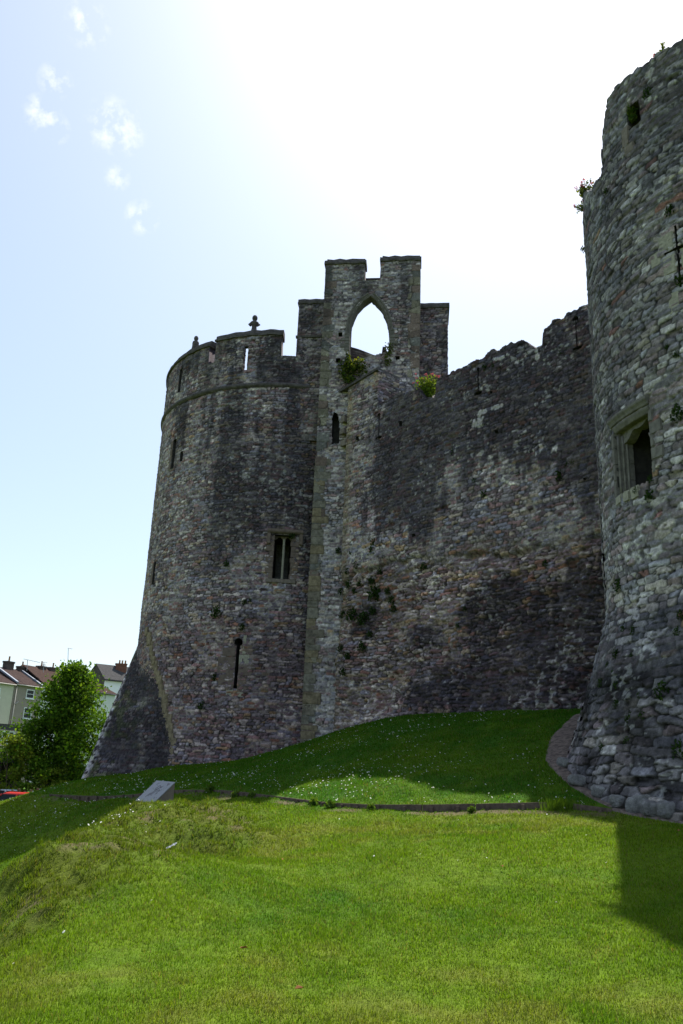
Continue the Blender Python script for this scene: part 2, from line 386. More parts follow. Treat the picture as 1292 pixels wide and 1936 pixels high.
_x = [tuple(p+np.array([-.55, 1.1, -.38-.12*i])) for i, p in enumerate(_r)]+[tuple(p+np.array([-1.6, 2.6, -1.0-.12*i])) for i, p in enumerate(_r[1:])]+[(-12, -6, -1.9), (0, -6, -1.7), (12, -6, -1.4), (14, 4, -1.3), (0, 0, -1.65), (-5, 1, -1.75), (5, 1, -1.6), (16, 10, -.7), (18, 18, .2), (14, 24, 1.2), (0, 38, .2), (-3, 45, -1), (10, 34, 1.5), (-14, 37, -3.0), (-18, 32, -3.4), (-12, 46, -3.6),
      (-22, 45, -4.4), (-32, 45, -4.5), (-20, 60, -4.5), (-40, 30, -4.4), (-10, 60, -4.4), (-16, 10, -3.0), (-25, 0, -3.6), (-22, 20, -4.2), (22, 40, 1), (30, 15, 0), (-30, 70, -4.6),
      (7.2, 12.2, -.62), (9.5, 10.4, -.72), (5.3, 15.8, -.33), (6.3, 18.6, .55)]
SP = np.vstack([KP-[0, 0, .02], np.array(_s), np.array(_x, float)])
def _phi(r): return np.where(r > 1e-9, r*r*np.log(np.maximum(r, 1e-9)), 0)
_n = len(SP); _A = np.zeros((_n+3, _n+3)); _d = np.linalg.norm(SP[:, None, :2]-SP[None, :, :2], axis=-1)
_A[:_n, :_n] = _phi(_d)+np.eye(_n)*.05; _A[:_n, _n] = 1; _A[:_n, _n+1:] = SP[:, :2]; _A[_n:, :_n] = _A[:_n, _n:].T
_w = np.linalg.solve(_A, np.concatenate([SP[:, 2], np.zeros(3)]))
def kerb_dist(x, y):
    """signed distance to the timber edging (positive on the castle side) and the run along it"""
    best = np.full(np.shape(x), 1e9); sg = np.zeros(np.shape(x)); run = np.zeros(np.shape(x)); acc = 0
    for a, b in zip(KP[:-1, :2], KP[1:, :2]):
        d = b-a; L = np.hypot(*d); t = np.clip(((x-a[0])*d[0]+(y-a[1])*d[1])/L**2, 0, 1)
        dx = x-(a[0]+d[0]*t); dy = y-(a[1]+d[1]*t); r = np.hypot(dx, dy)
        s = np.sign(d[0]*dy-d[1]*dx); u = r < best
        best = np.where(u, r, best); sg = np.where(u, s, sg); run = np.where(u, acc+L*t, run); acc += L
    return best*np.where(sg == 0, 1, sg), run, acc
def height(x, y, fine=True):
    x = np.asarray(x, float); y = np.asarray(y, float); z = np.full(x.shape, _w[_n])+_w[_n+1]*x+_w[_n+2]*y
    for k in range(_n): z = z+_w[k]*_phi(np.hypot(x-SP[k, 0], y-SP[k, 1]))
    rr = np.hypot(x, y-22); f = ss(30, 48, rr)
    z = np.clip(z, -5.5, 2.2)*(1-f)+(-4.6)*f
    if fine:
        d, run, L = kerb_dist(x, y); ends = ss(0, 2.0, run)*ss(L, L-1.2, run)
        drop = .025+.11*ss(13, 4, run)+.03*np.exp(-((run-13)/2.5)**2)
        z = z-np.where(d < 0, drop*ends*np.exp(-np.abs(d)/1.1), 0)
        near = 1-ss(35, 60, rr)
        z = z+near*((fbm(x*.5, y*.5, 3, 3)-.5)*.16+(fbm(x*2.6, y*2.6, 3, 4)-.5)*.035)
        m = mound(x, y); z = z+m*((fbm(x*1.8, y*1.8, 4, 5)-.5)*.34+(fbm(x*5, y*5, 3, 6)-.5)*.16)
    return z
MP = np.array([atY(*k)[:2] for k in [(300, 1556, 17.6), (250, 1600, 14.6), (180, 1635, 12.8), (90, 1680, 10.6), (0, 1720, 9.2), (-120, 1780, 8.2)]])
MW = [2.0, 2.6, 2.7, 2.1, 1.6, 1.3]
def mound(x, y):
    b = np.full(np.shape(x), 9.)
    for k in range(len(MP)-1):
        a, c = MP[k], MP[k+1]; d = c-a; t = np.clip(((x-a[0])*d[0]+(y-a[1])*d[1])/np.dot(d, d), 0, 1)
        b = np.minimum(b, np.hypot(x-a[0]-d[0]*t, y-a[1]-d[1]*t)/(MW[k]+(MW[k+1]-MW[k])*t))
    return ss(1.15, .55, b+.5*(fbm(x*.9, y*.9, 3, 40)-.5))
GD = np.array([.044, .124, .007]); GY = np.array([.116, .186, .010]); GM = np.array([.095, .118, .013]); GB = np.array([.12, .082, .058])
def gcol(x, y):
    n = fbm(x*.45, y*.45, 4, 20); n2 = fbm(x*2.2, y*2.2, 3, 22); n3 = fbm(x*.22+3, y*.22, 3, 23)
    d, run, L = kerb_dist(x, y); lawn = ss(.3, -.8, d)
    k = np.clip(.15+.75*lawn+1.3*(n-.5)+.7*(n2-.5), 0, 1)[..., None]
    k = np.clip(k-.25*ss(.6, .75, fbm(x*1.4, y*1.4, 3, 29))[..., None], 0, 1); c = GD+(GY-GD)*k
    c = c+(np.array([.18, .165, .04])-c)*(ss(.52, .72, n3*.6+.4*n2)*.45*lawn)[..., None]
    m = mound(x, y)[..., None]; mm = ss(.38, .62, fbm(x*2.4, y*2.4, 4, 24))[..., None]
    c = c+((GM*(1-mm)+np.array([.09, .13, .012])*mm)-c)*m*.85
    bare = .7*m[..., 0]*ss(.66, .76, fbm(x*2.7, y*2.7, 4, 27)*.85+.15*m[..., 0])
    pc = np.array(atY(243, 1531, 20.0)); bare = np.maximum(bare, ss(.75, .3, np.hypot((x-pc[0])*.8, (y-pc[1])*.55)))
    bare = np.maximum(bare, .8*ss(.30, .05, np.abs(d+.22))*ss(.42, .6, fbm(x*1.1, y*1.1, 3, 28)))
    return c, np.clip(bare, 0, 1)
def axis(segs):
    r = []
    for a, b, s in segs: r += list(np.arange(a, b, s))
    return np.array(sorted(set(np.round(r, 4)))+[])
ax = axis([(-900, -200, 100), (-200, -60, 14), (-60, -22, 2), (-22, -12, .4), (-12, 13, .11), (13, 24, .5), (24, 60, 3), (60, 200, 14), (200, 901, 100)])
ay = axis([(-300, -40, 40), (-40, -4, 3), (-4, 3, .5), (3, 34, .11), (34, 50, .5), (50, 120, 4), (120, 300, 20), (300, 1501, 100)])
gx, gy = np.meshgrid(ax, ay, indexing='ij'); gz = height(gx, gy)
gc, bare = gcol(gx, gy); gc = gc*.8+(GB-gc*.8)*bare[..., None]
gf = grid_faces(len(ax), len(ay))
gme = npmesh('ground', np.stack([gx, gy, gz], -1).reshape(-1, 3), [gf], gc.reshape(-1, 3))
M_GROUND = tint_mat('turf', .95, .1, 7, 60, .6, 1.35, .05)
ground = link('ground', gme, M_GROUND); tag(ground, 'sloping mown lawn and grass bank below the castle walls', 'ground', kind='structure')

# grass blades: the lawn itself, nobody could count them
def scatter(n, rfun):
    """points in polar coordinates round the viewpoint"""
    r, a = rfun(n); return r*np.sin(a), r*np.cos(a)
def zones(n, r0, r1, a0=-37, a1=37, pw=1.0):
    q = rng.random(n); r = (r0**(2-pw)+(r1**(2-pw)-r0**(2-pw))*q)**(1/(2-pw)) if pw != 2 else r0*(r1/r0)**q
    a = np.radians(a0+(a1-a0)*rng.random(n)); return r*np.sin(a), r*np.cos(a)
xs, ys = zones(1150000, 4.3, 37, pw=1.55)
ok = (np.hypot(xs-LC[0], ys-LC[1]) > LR+.1) & (np.hypot(xs-GC[0], ys-GC[1]) > GR+.9)
WA = atY(645, 1100, 30.0)[:2]; WB = atY(1150, 1100, 21.6)[:2]; WD = (WB-WA)/np.linalg.norm(WB-WA); WN = np.array([WD[1], -WD[0]])
wd = (xs-WA[0])*WN[0]+(ys-WA[1])*WN[1]; ok &= ~((wd < .35) & (xs > -1.5))
PATH = [atY(*k)[:2] for k in [(1330, 1548, 13.0), (1240, 1538, 13.7), (1165, 1530, 14.4)]]
PATH2 = [atY(*k)[:2] for k in [(1292, 1536, 13.4), (1190, 1515, 14.3), (1110, 1490, 15.5), (1060, 1450, 17.2), (1072, 1395, 19.2), (1110, 1352, 20.9)]]
def pdist(x, y, P):
    b = np.full(np.shape(x), 9.)
    for a, c in zip(P[:-1], P[1:]):
        d = c-a; t = np.clip(((x-a[0])*d[0]+(y-a[1])*d[1])/np.dot(d, d), 0, 1); b = np.minimum(b, np.hypot(x-a[0]-d[0]*t, y-a[1]-d[1]*t))
    return b
ok &= (pdist(xs, ys, PATH) > .31) & (pdist(xs, ys, PATH2) > .30)
c, br = gcol(xs, ys); ok &= rng.random(len(xs)) > br*.9
d_, _, _ = kerb_dist(xs, ys); ok &= np.abs(d_) > .06
xs, ys, c, d_ = xs[ok], ys[ok], c[ok], d_[ok]; n = len(xs); zs = height(xs, ys)
dist = np.hypot(xs, ys)
tall = .8*mound(xs, ys)*ss(.45, .7, fbm(xs*3.5, ys*3.5, 3, 36))+.35+.85*fbm(xs*1.3, ys*1.3, 3, 30)+.55*(fbm(xs*5, ys*5, 2, 35)-.3)+.6*(rng.random(n) < .04)
hgt = (.017+.0011*dist)*tall*(.6+.8*rng.random(n)); wid = .0015+.00042*dist
an = rng.random(n)*2*math.pi; ln = rng.random(n)*1.1+.25
bx_, by_ = np.cos(an), np.sin(an); tx, ty = np.cos(an+1.57), np.sin(an+1.57)
P0 = np.stack([xs-bx_*wid, ys-by_*wid, zs-.012], -1); P1 = np.stack([xs+bx_*wid, ys+by_*wid, zs-.012], -1)
P2 = np.stack([xs+tx*hgt*ln, ys+ty*hgt*ln, zs+hgt], -1)
cc = c*(.6+.85*rng.random(n)[:, None]); dry = rng.random(n) < .07; cc[dry] = np.array([.19, .16, .06])*(.6+.7*rng.random((dry.sum(), 1)))
gm = npmesh('grass', np.stack([P0, P1, P2], 1).reshape(-1, 3), [np.arange(3*n).reshape(-1, 3)], np.repeat(cc, 3, 0), False)
tag(link('grass', gm, M_GRASS), 'short green grass blades covering lawn and bank', 'grass', kind='stuff')

# daisies
n0 = 18000; xs, ys = zones(n0, 6, 36, pw=.6)
d_, run, L = kerb_dist(xs, ys); wd = (xs-WA[0])*WN[0]+(ys-WA[1])*WN[1]
dens = np.where(d_ > .1, 1.0, .014)*ss(.40, .62, fbm(xs*.55, ys*.55, 3, 33)*.6+.4*fbm(xs*2, ys*2, 2, 34))
mp = atY(237, 1610, 14.0); dens = np.maximum(dens, 1.2*np.exp(-(((xs-mp[0])/.42)**2+((ys-mp[1])/1.1)**2))); lp = atY(60, 1570, 26)
dens = np.maximum(dens, .5*np.exp(-(((xs-lp[0])/3)**2+((ys-lp[1])/5)**2)))
ok = (rng.random(n0) < dens) & (np.hypot(xs-LC[0], ys-LC[1]) > LR+.3) & (np.hypot(xs-GC[0], ys-GC[1]) > GR+1.6) & ~((wd < .5) & (xs > -1.5))
ok &= (pdist(xs, ys, PATH2) > .4)
xs, ys = xs[ok], ys[ok]; n = len(xs); zs = height(xs, ys)+.045+.02*rng.random(n); rr = (.0065+.00035*np.hypot(xs, ys))*(.8+.5*rng.random(n))
V = []; k8 = np.arange(7)*2*math.pi/7; tl = rng.normal(0, .35, (n, 2))
for a in k8:
    dx, dy = np.cos(a)*rr, np.sin(a)*rr; V.append(np.stack([xs+dx, ys+dy, zs+dx*tl[:, 0]+dy*tl[:, 1]], -1))
V = np.stack(V, 1).reshape(-1, 3); f1 = np.arange(7*n).reshape(-1, 7)
V2 = np.stack([np.stack([xs+np.cos(a)*rr*.35, ys+np.sin(a)*rr*.35, zs+.004], -1) for a in np.arange(4)*math.pi/2], 1).reshape(-1, 3)
dc = np.concatenate([np.tile([[.78, .78, .76]], (7*n, 1)), np.tile([[.6, .42, .03]], (4*n, 1))])
dm = npmesh('daisies', np.concatenate([V, V2]), [f1, 7*n+np.arange(4*n).reshape(-1, 4)], dc, False)
M_PETAL = leaf_mat('daisy_petal', .3, (1, 1, 1))
tag(link('daisies', dm, M_PETAL), 'scattered small white daisies dotting the grass bank', 'daisies', kind='stuff')

# gravel path round the foot of the gatehouse tower
def ribbon(P, w, res=.06):
    P = np.array(P); seg = np.linalg.norm(np.diff(P, axis=0), axis=1); cs = np.concatenate([[0], np.cumsum(seg)]); s = np.arange(0, cs[-1], res)
    px = np.interp(s, cs, P[:, 0]); py = np.interp(s, cs, P[:, 1])
    k = np.ones(13)/13; px = np.convolve(np.pad(px, 6, 'edge'), k, 'valid'); py = np.convolve(np.pad(py, 6, 'edge'), k, 'valid')
    dx = np.gradient(px); dy = np.gradient(py); l = np.hypot(dx, dy)+1e-9; nx, ny = -dy/l, dx/l
    ww = np.linspace(-1, 1, 20); W2 = w*(1+.35*(fbm(s*1.3, s*0+2, 3, 61)-.5))
    X = px[:, None]+nx[:, None]*ww[None]*W2[:, None]; Y = py[:, None]+ny[:, None]*ww[None]*W2[:, None]
    edge = 1-ww[None]**6
    a, b, c, e, _b, _c = stones(X*1, Y*1, .05, .04, 77, .03, .1)
    Z = height(X, Y)+.004+edge*(.016+.012*ss(0, .01, e)*a)-.03*(1-edge)
    colr = np.array([.15, .118, .10])*(.55+.9*b[..., None]); return X, Y, Z, colr
gv, gfs, gcs, o = [], [], [], 0
for P, w in ((PATH, .34), (PATH2, .34)):
    X, Y, Z, cr = ribbon(P, w)
    if o: Z = Z+.004
    gv.append(np.stack([X, Y, Z], -1).reshape(-1, 3)); gcs.append(cr.reshape(-1, 3)); gfs.append(grid_faces(*X.shape, o)[:, ::-1]); o += X.size
tag(link('gravel_path', npmesh('gravel_path', np.concatenate(gv), gfs, np.concatenate(gcs)), tint_mat('gravel', .95, .1, 20, 90, .7, 1.25, .02)),
    'narrow brown gravel path curving round the foot of the near tower', 'path', kind='structure')

# timber edging: boards held by stakes
te = empty('timber_edging', KP[0]); tag(te, 'low weathered timber edging with stakes holding the path across the grass', 'edging')
for k in range(len(KP)-1):
    if k == 14: continue                                  # hidden by a tuft, the boards stop and start again
    a, b = KP[k].copy(), KP[k+1].copy(); d = (b-a)/np.linalg.norm(b-a); nn = np.array([d[1], -d[0], 0]); nn /= np.linalg.norm(nn)
    m = MB(); L = np.linalg.norm(b-a)-.012; hh = .24 if k < 7 else .20
    m.box(a-nn*.0+np.array([0, 0, .012-hh]), d*L, nn*.05, [0, 0, hh+.01*random.random()]); m.build('board', M_WOOD, te, bevel=.006)
    ns = 2 if L < 1.6 else 3
    for q in range(ns):
        p = a+d*L*((q+.3)/ns)+nn*.052; s = MB(); e = .06
        s.box(p+np.array([0, 0, -.32]), d*e, nn*.06, [random.uniform(-.01, .01), 0, .325+random.uniform(-.03, .02)]); s.build('stake', M_WOOD, te, bevel=.006)

# ------------------------------------------------------------------ round corner tower
def planL(u, off): return LC[0]+(LR+off)*np.sin(u/LR), LC[1]-(LR+off)*np.cos(u/LR)
def uvL(x, y):
    p = on_cyl(x, y, LC, LR); return LR*math.atan2(p[0]-LC[0], LC[1]-p[1]), p[2]
def loop_us(fine0, fine1, d, R, coarse=.35):
    a = np.arange(fine0, fine1, d); rest = 2*math.pi*R-(a[-1]-a[0]); b = a[-1]+np.linspace(0, rest, int(rest/coarse)+2)[1:]
    return np.concatenate([a, b])
usL = loop_us(-11.6, 2.6, .033, LR)
def surfL(u, z):
    D, C = masonry(u, z, .23, .11, 1, .024, .015, 0, 1.50, .05, .055)
    low = ss(6.5, 3.5, z+1.2*(fbm(u*.6, z*.6, 2, 13)-.5))[..., None]
    C = C*(1-low)+C*low*np.array([.82, .75, .75])                       # redder, darker courses near the foot
    s = 0
    for px, py, su, sv, k in [(432, 830, .55, 2.6, .95), (445, 960, .8, 2.2, .75), (505, 860, .5, 1.6, .6), (560, 850, .7, 3.2, .95), (575, 960, .8, 2.2, .8), (530, 935, 1.3, .9, .55), (470, 935, 1.0, .9, .6),
                              (600, 1150, .8, 2.5, .55), (330, 760, .5, .7, .6), (350, 790, .4, 1.2, .35), (480, 1000, .7, .5, .5), (515, 1240, 1.2, 1.2, .3)]:
        cu, cz = uvL(px, py); s = s+k*blob(u, z, cu, cz, su, sv)
    st = fbm(u*2.2, z*.22, 4, 14); gr = fbm(u*3.2, z*3.2, 4, 15)
    s = s*(.35+1.3*st)*(.35+1.3*fbm(u*7, z*6, 4, 23))*(.6+.9*fbm(u*5, z*.3, 3, 24))*(.5+1.0*gr)+.55*ss(.52, .72, st)*ss(4, 12, z)*(.5+gr)
    C = stain(C, np.clip(s*1.15, 0, .80), (.026, .025, .030))
    C = lichen(C, u, z, 3, .70, .5)
    return D, C
M_BROWN = flat_mat('brown_sandstone_dressing', (.15, .115, .10), .95, .1, 7, .3, .02)
roundt = empty('round_tower', (LC[0], LC[1], -1)); tag(roundt, 'tall round stone corner tower with crenellated parapet, dark stained, left of the arched turret', 'tower')
wx0, wz0 = uvL(514, 1094); wx1, wz1 = uvL(553, 1013)
winL = rect(wx0, wx1, wz0, wz1)
def slitpoly(u, z0, z1, w=.07, r=.16, mid=None):
    p = [(u-w/2, z0+.12), (u-.16, z0+.10), (u-.16, z0), (u+.16, z0), (u+.16, z0+.10), (u+w/2, z0+.12)]
    if mid is not None: p += [(u+w/2, mid-.12), (u+.2, mid-.10), (u+.2, mid+.10), (u+w/2, mid+.12)]
    p += [(u+w/2, z1-r*1.5)]+[(u+r*math.cos(a), z1-r+r*math.sin(a)) for a in np.linspace(-.9, math.pi+.9, 9)]+[(u-w/2, z1-r*1.5)]
    return p
su, sz0 = uvL(447, 1302); su1, sz1 = uvL(450, 1206); su = (su+su1)/2; _, smid = uvL(450, 1247)
slL = slitpoly(su, sz0, sz1, .12, .17, smid)
u2, a2 = uvL(327, 886); u3, b2 = uvL(331, 832); sl2 = rect((u2+u3)/2-.13, (u2+u3)/2+.13, a2, b2)
u4, a4 = uvL(290, 1105); u5, b4 = uvL(294, 1062); sl3 = rect((u4+u5)/2-.10, (u4+u5)/2+.10, a4, b4)
u6, a6 = uvL(343, 872); sl4 = rect(u6-.10, u6+.10, a6, a6+.45)
HS = 15.0
towerw = build_wall('wall', roundt, usL, planL, -3.6, HS, .033, 1.6, surfL, [inpoly(winL), inpoly(slL), inpoly(sl2), inpoly(sl3), inpoly(sl4)], closed=True,
                    out=lambda u, z: .12*ss(1.0, -1.5, z)+(fbm(u*.5, z*.5, 3, 16)-.5)*.06)
m = MB(); m.lathe((LC[0], LC[1], HS-.3), [(LR-1.2, 0), (LR-.9, .25)], 48); m.build('roof_walk', M_DARKSTONE, roundt)
# two-light window with square label
wn_ = empty('window', (0, 0, 0)); wn_.parent = roundt; wn_.matrix_parent_inverse = Matrix.Translation(-Vector(roundt.location))
reveal('reveal', wn_, winL, planL, 2.4)
m = MB(); us_ = np.linspace(wx0-.28, wx1+.42, 8); arc_strip(m, planL, us_, [wz1+.06]*8, [(-.05, 0), (.10, 0), (.15, .06), (.14, .17), (-.05, .22)])
block(m, planL, wx0-.28, wx0-.14, wz1-.38, wz1+.058, -.05, .12); block(m, planL, wx1+.28, wx1+.42, wz1-.38, wz1+.058, -.05, .12); m.build('hood_mould', M_BROWN, wn_, bevel=.012)
m = MB(); um = wx0+(wx1-wx0)*.56; block(m, planL, um-.05, um+.05, wz0, wz1-.1, -.42, -.20); block(m, planL, um-.03, um+.03, wz0, wz1-.12, -.197, -.14); m.build('mullion', M_PALE, wn_, bevel=.02)
m = MB()
for q in range(8):
    za, zb = wz0+(wz1-wz0)*q/8, wz0+(wz1-wz0)*(q+.96)/8; w_ = .16+.14*(q % 2)
    block(m, planL, wx0-w_, wx0+.015, za, zb, -.14, .03, .012)
m.build('jamb', M_BROWN, wn_, bevel=.012); m = MB()
for q in range(8):
    za, zb = wz0+(wz1-wz0)*q/8, wz0+(wz1-wz0)*(q+.96)/8; w_ = .30-.14*(q % 2)
    block(m, planL, wx1-.015-.03*(q % 3 == 0), wx1+w_, za, zb, -.14, .03, .012)
m.build('jamb', M_BROWN, wn_, bevel=.012)
m = MB()
for a, b in ((wx0, um), (um, wx1)):       # trefoil heads of the two lights
    n = 14; w2 = (b-a)/2; c0 = (a+b)/2
    top = [(a+(b-a)*k/n, wz1+.03) for k in range(n+1)]
    bot = [(c0-w2+(2*w2)*k/n, wz1-.02-.10*abs(2*k/n-1)**2-.06*abs(math.sin(3*math.pi*k/n))*(abs(2*k/n-1) > .3)) for k in range(n+1)]
    P = []
    for o in (-.24, -.38):
        for (uu, zz) in top+bot:
            x, y = planL(np.array(uu), np.array(o)); P.append((float(x), float(y), zz))
    K = n+1; f = []
    for k in range(n): f += [(k, K+k, K+k+1, k+1), (2*K+k+1, 3*K+k+1, 3*K+k, 2*K+k), (K+k, 3*K+k, 3*K+k+1, K+k+1)]
    m.add(P, f)
m.build('tracery', M_DRESS, wn_)
m = MB(); block(m, planL, wx0-.22, wx1+.22, wz0-.16, wz0-.003, -.5, .09); m.build('sill', M_DRESS, wn_, bevel=.015)
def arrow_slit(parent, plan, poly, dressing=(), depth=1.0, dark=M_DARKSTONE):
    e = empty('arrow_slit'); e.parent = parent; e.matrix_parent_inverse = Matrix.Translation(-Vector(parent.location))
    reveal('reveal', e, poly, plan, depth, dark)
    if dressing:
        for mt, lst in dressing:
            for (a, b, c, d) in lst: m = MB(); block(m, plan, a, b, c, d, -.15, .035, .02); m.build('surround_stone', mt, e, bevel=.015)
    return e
H_ = sz1-sz0; du = .085
arrow_slit(roundt, planL, slL, [(M_PALE, [(su+.18, su+.52, sz1-.62, sz1-.24), (su+.07, su+.48, sz1-1.0, sz1-.63), (su+.24, su+.42, smid-.13, smid+.15), (su-.34, su+.34, sz0-.30, sz0-.02), (su+.19, su+.32, sz1-.22, sz1+.1)]),
                                (M_BROWN, [(su-.62, su-.08, sz1-.72, sz1-.38), (su-.36, su-.08, sz1-1.5, sz1-.74), (su-.78, su-.08, smid-.55, smid+.10), (su-.55, su-.08, smid-1.15, smid-.57), (su-.70, su-.20, sz0+.02, sz0+.52),
                                           (su+.08, su+.62, smid-.60, smid-.17), (su+.08, su+.45, smid-1.25, smid-.62), (su+.2, su+.55, smid+.18, smid+.6)])])
for p, in ((sl2,), (sl3,), (sl4,)):
    ua, ub, za, zb = p[0][0], p[1][0], p[0][1], p[2][1]
    arrow_slit(roundt, planL, p, [(M_BROWN, [(ua-.22, ua-.01, za+(zb-za)*k/4, za+(zb-za)*(k+.95)/4) for k in range(4)])] if zb-za > .9 else ())

# roll string course round the tower
m = MB(); us_ = loop_us(-11.8, 8, .12, LR, .5); arc_strip(m, planL, us_, [HS]*len(us_), [(-.05, -.12), (.05, -.11), (.11, -.05), (.12, .02), (.09, .07), (-.05, .11)])
m.build('string_course', M_COPE, roundt)

# parapet with merlons
def topL(px, py): return uvL(px, py)
PT = [uvL(*p) for p in [(326, 706), (342, 688), (366, 668), (393, 651), (399, 656)]]
PT2 = [uvL(*p) for p in [(406, 655), (412, 647), (440, 640), (480, 636), (533, 634)]]
zt1 = float(np.mean([p[1] for p in PT[1:4]])); zt2 = float(np.mean([p[1] for p in PT2[1:]]))
ua, ub, uc_, ud, ue = uvL(398, 655)[0], uvL(410, 650)[0], uvL(534, 640)[0], uvL(562, 650)[0], 20
zc1 = uvL(404, 686)[1]; zc2 = uvL(545, 673)[1]
usP = loop_us(-11.6, 2.6, .035, LR-.0, .35)
def parapet_top(u):
    z = np.full(u.shape, (zt1+zt2)/2); z = np.where(u < ua, zt1, z); z = np.where((u >= ua) & (u < ub), zc1, z)
    z = np.where((u >= ub) & (u < uc_), zt2, z); z = np.where((u >= uc_) & (u < ud), zc2, z)
    for k in range(5):                                   # merlons and gaps round the far side
        c0 = 7.5+k*4.6; z = np.where((u > c0) & (u < c0+.9), zc2, z)
    return z+.05*(fbm(u*3, u*0, 3, 17)-.5)
def surfP(u, z):
    D, C = masonry(u, z, .21, .10, 2, .022, .015, 0, 1.25, .03, .05)
    st = fbm(u*2.0, z*.35, 4, 18); s = .75*ss(.48, .7, st)
    for px, py, a, b, k in [(395, 690, .4, 1.4, .8), (450, 700, .25, 1, .4), (520, 690, .5, 1.2, .6), (545, 705, .6, 1, .6)]:
        cu, cz = uvL(px, py); s = s+k*blob(u, z, cu, cz, a, b)
    C = stain(C, np.clip(s*(.5+fbm(u*4, z*4, 3, 19)), 0, .85), (.026, .026, .03)); return D, lichen(C, u, z, 5, .72, .5)
ul, zl0 = uvL(462, 699); ul2, zl1 = uvL(467, 655); ulc = (ul+ul2)/2
loop1 = rect(ulc-.12, ulc+.12, zl0, zl1); um_, zm0 = uvL(339, 742); _, zm1 = uvL(341, 700); loop2 = rect(um_-.12, um_+.12, zm0, zm1)
par = empty('parapet'); par.parent = roundt; par.matrix_parent_inverse = Matrix.Translation(-Vector(roundt.location))
def planLi(u, off): return planL(u, np.where(off < -.4, -.62, off))
def both(poly): return inpoly(poly)
# the loop is cut clean through: the wall is made of two runs with a lintel between them
iL = np.searchsorted(usP, ulc)
def seg(a, b, zlo, zhi, nm='masonry', T=.55):
    u = usP[(usP > a) & (usP < b)]; u = np.concatenate([[a], u, [b]])
    hi = parapet_top(u) if zhi is None else np.full(u.shape, zhi); lo = np.full(u.shape, zlo)
    return build_wall(nm, par, u, planL, lo, hi, .036, T, surfP, [inpoly(loop2)], closed=False)
ugap = .098
seg(-11.6, ulc-.55, HS+.05, None); seg(ulc+.45, usP[-1]-.3, HS+.05, None)          # thin embrasure behind the loop
seg(ulc-.55, ulc-ugap, HS+.05, None, T=.2); seg(ulc+ugap, ulc+.45, HS+.05, None, T=.2); seg(ulc-ugap, ulc+ugap, HS+.05, zl0, T=.2); seg(ulc-ugap, ulc+ugap, zl1, None, T=.2)
arrow_slit(roundt, planL, loop2, (), .5)
def coping(a, b, z, nm='coping'):
    us_ = np.linspace(a-.05, b+.05, max(int((b-a)/.18), 4)); zz = [z+.015*math.sin(7*u)+.012*math.sin(23*u) for u in us_]
    m = MB(); arc_strip(m, planL, us_, zz, [(-.62, .0), (.09, .0), (.10, .09), (.0, .13), (-.02, .30), (-.5, .36), (-.64, .16)]); return m.build(nm, M_COPE, par)
coping(-11.6, ua, zt1); coping(ub, uc_, zt2)
# small weathered stone figures on the merlons
def stone_figure(px, py, h, label, head=True):
    u, z = uvL(px, py); x, y = planL(np.array(u), np.array(-.3)); z = (zt1 if u < ua else zt2)+.30
    m = MB(); s = h/1.0
    prof = [(.20, 0), (.21, .05), (.15, .10), (.13, .22), (.11, .34), (.12, .42), (.19, .52), (.20, .58), (.13, .64), (.07, .67), (.065, .70), (.10, .74), (.125, .81), (.12, .90), (.08, .97), (.02, 1.0)] if head else \
           [(.22, 0), (.23, .08), (.19, .2), (.17, .4), (.18, .52), (.16, .62), (.09, .68), (.08, .71), (.11, .77), (.12, .85), (.09, .94), (.02, 1.0)]
    m.lathe((float(x), float(y), z), [(r*s*1.05, q*s) for r, q in prof], 14)
    if head:
        for sg in (-1, 1): m.tube([(float(x)+sg*.14*s, float(y)-.02, z+.56*s), (float(x)+sg*.24*s, float(y)-.05, z+.46*s), (float(x)+sg*.16*s, float(y)-.12*s, z+.36*s)], [.07*s, .055*s, .05*s], 8)
    m.lathe((float(x), float(y)-.12*s, z+.80*s), [(.005, -.03*s), (.03*s, 0), (.005, .04*s)], 6)
    o = m.build('stone_figure', M_COPE, None, True); tag(o, label, 'statue'); return o
stone_figure(475, 632, .92, 'small weathered stone bust with narrow waist on the middle merlon of the round tower')
stone_figure(357, 674, .85, 'small seated-looking stone figure on the leftmost merlon of the round tower', False)

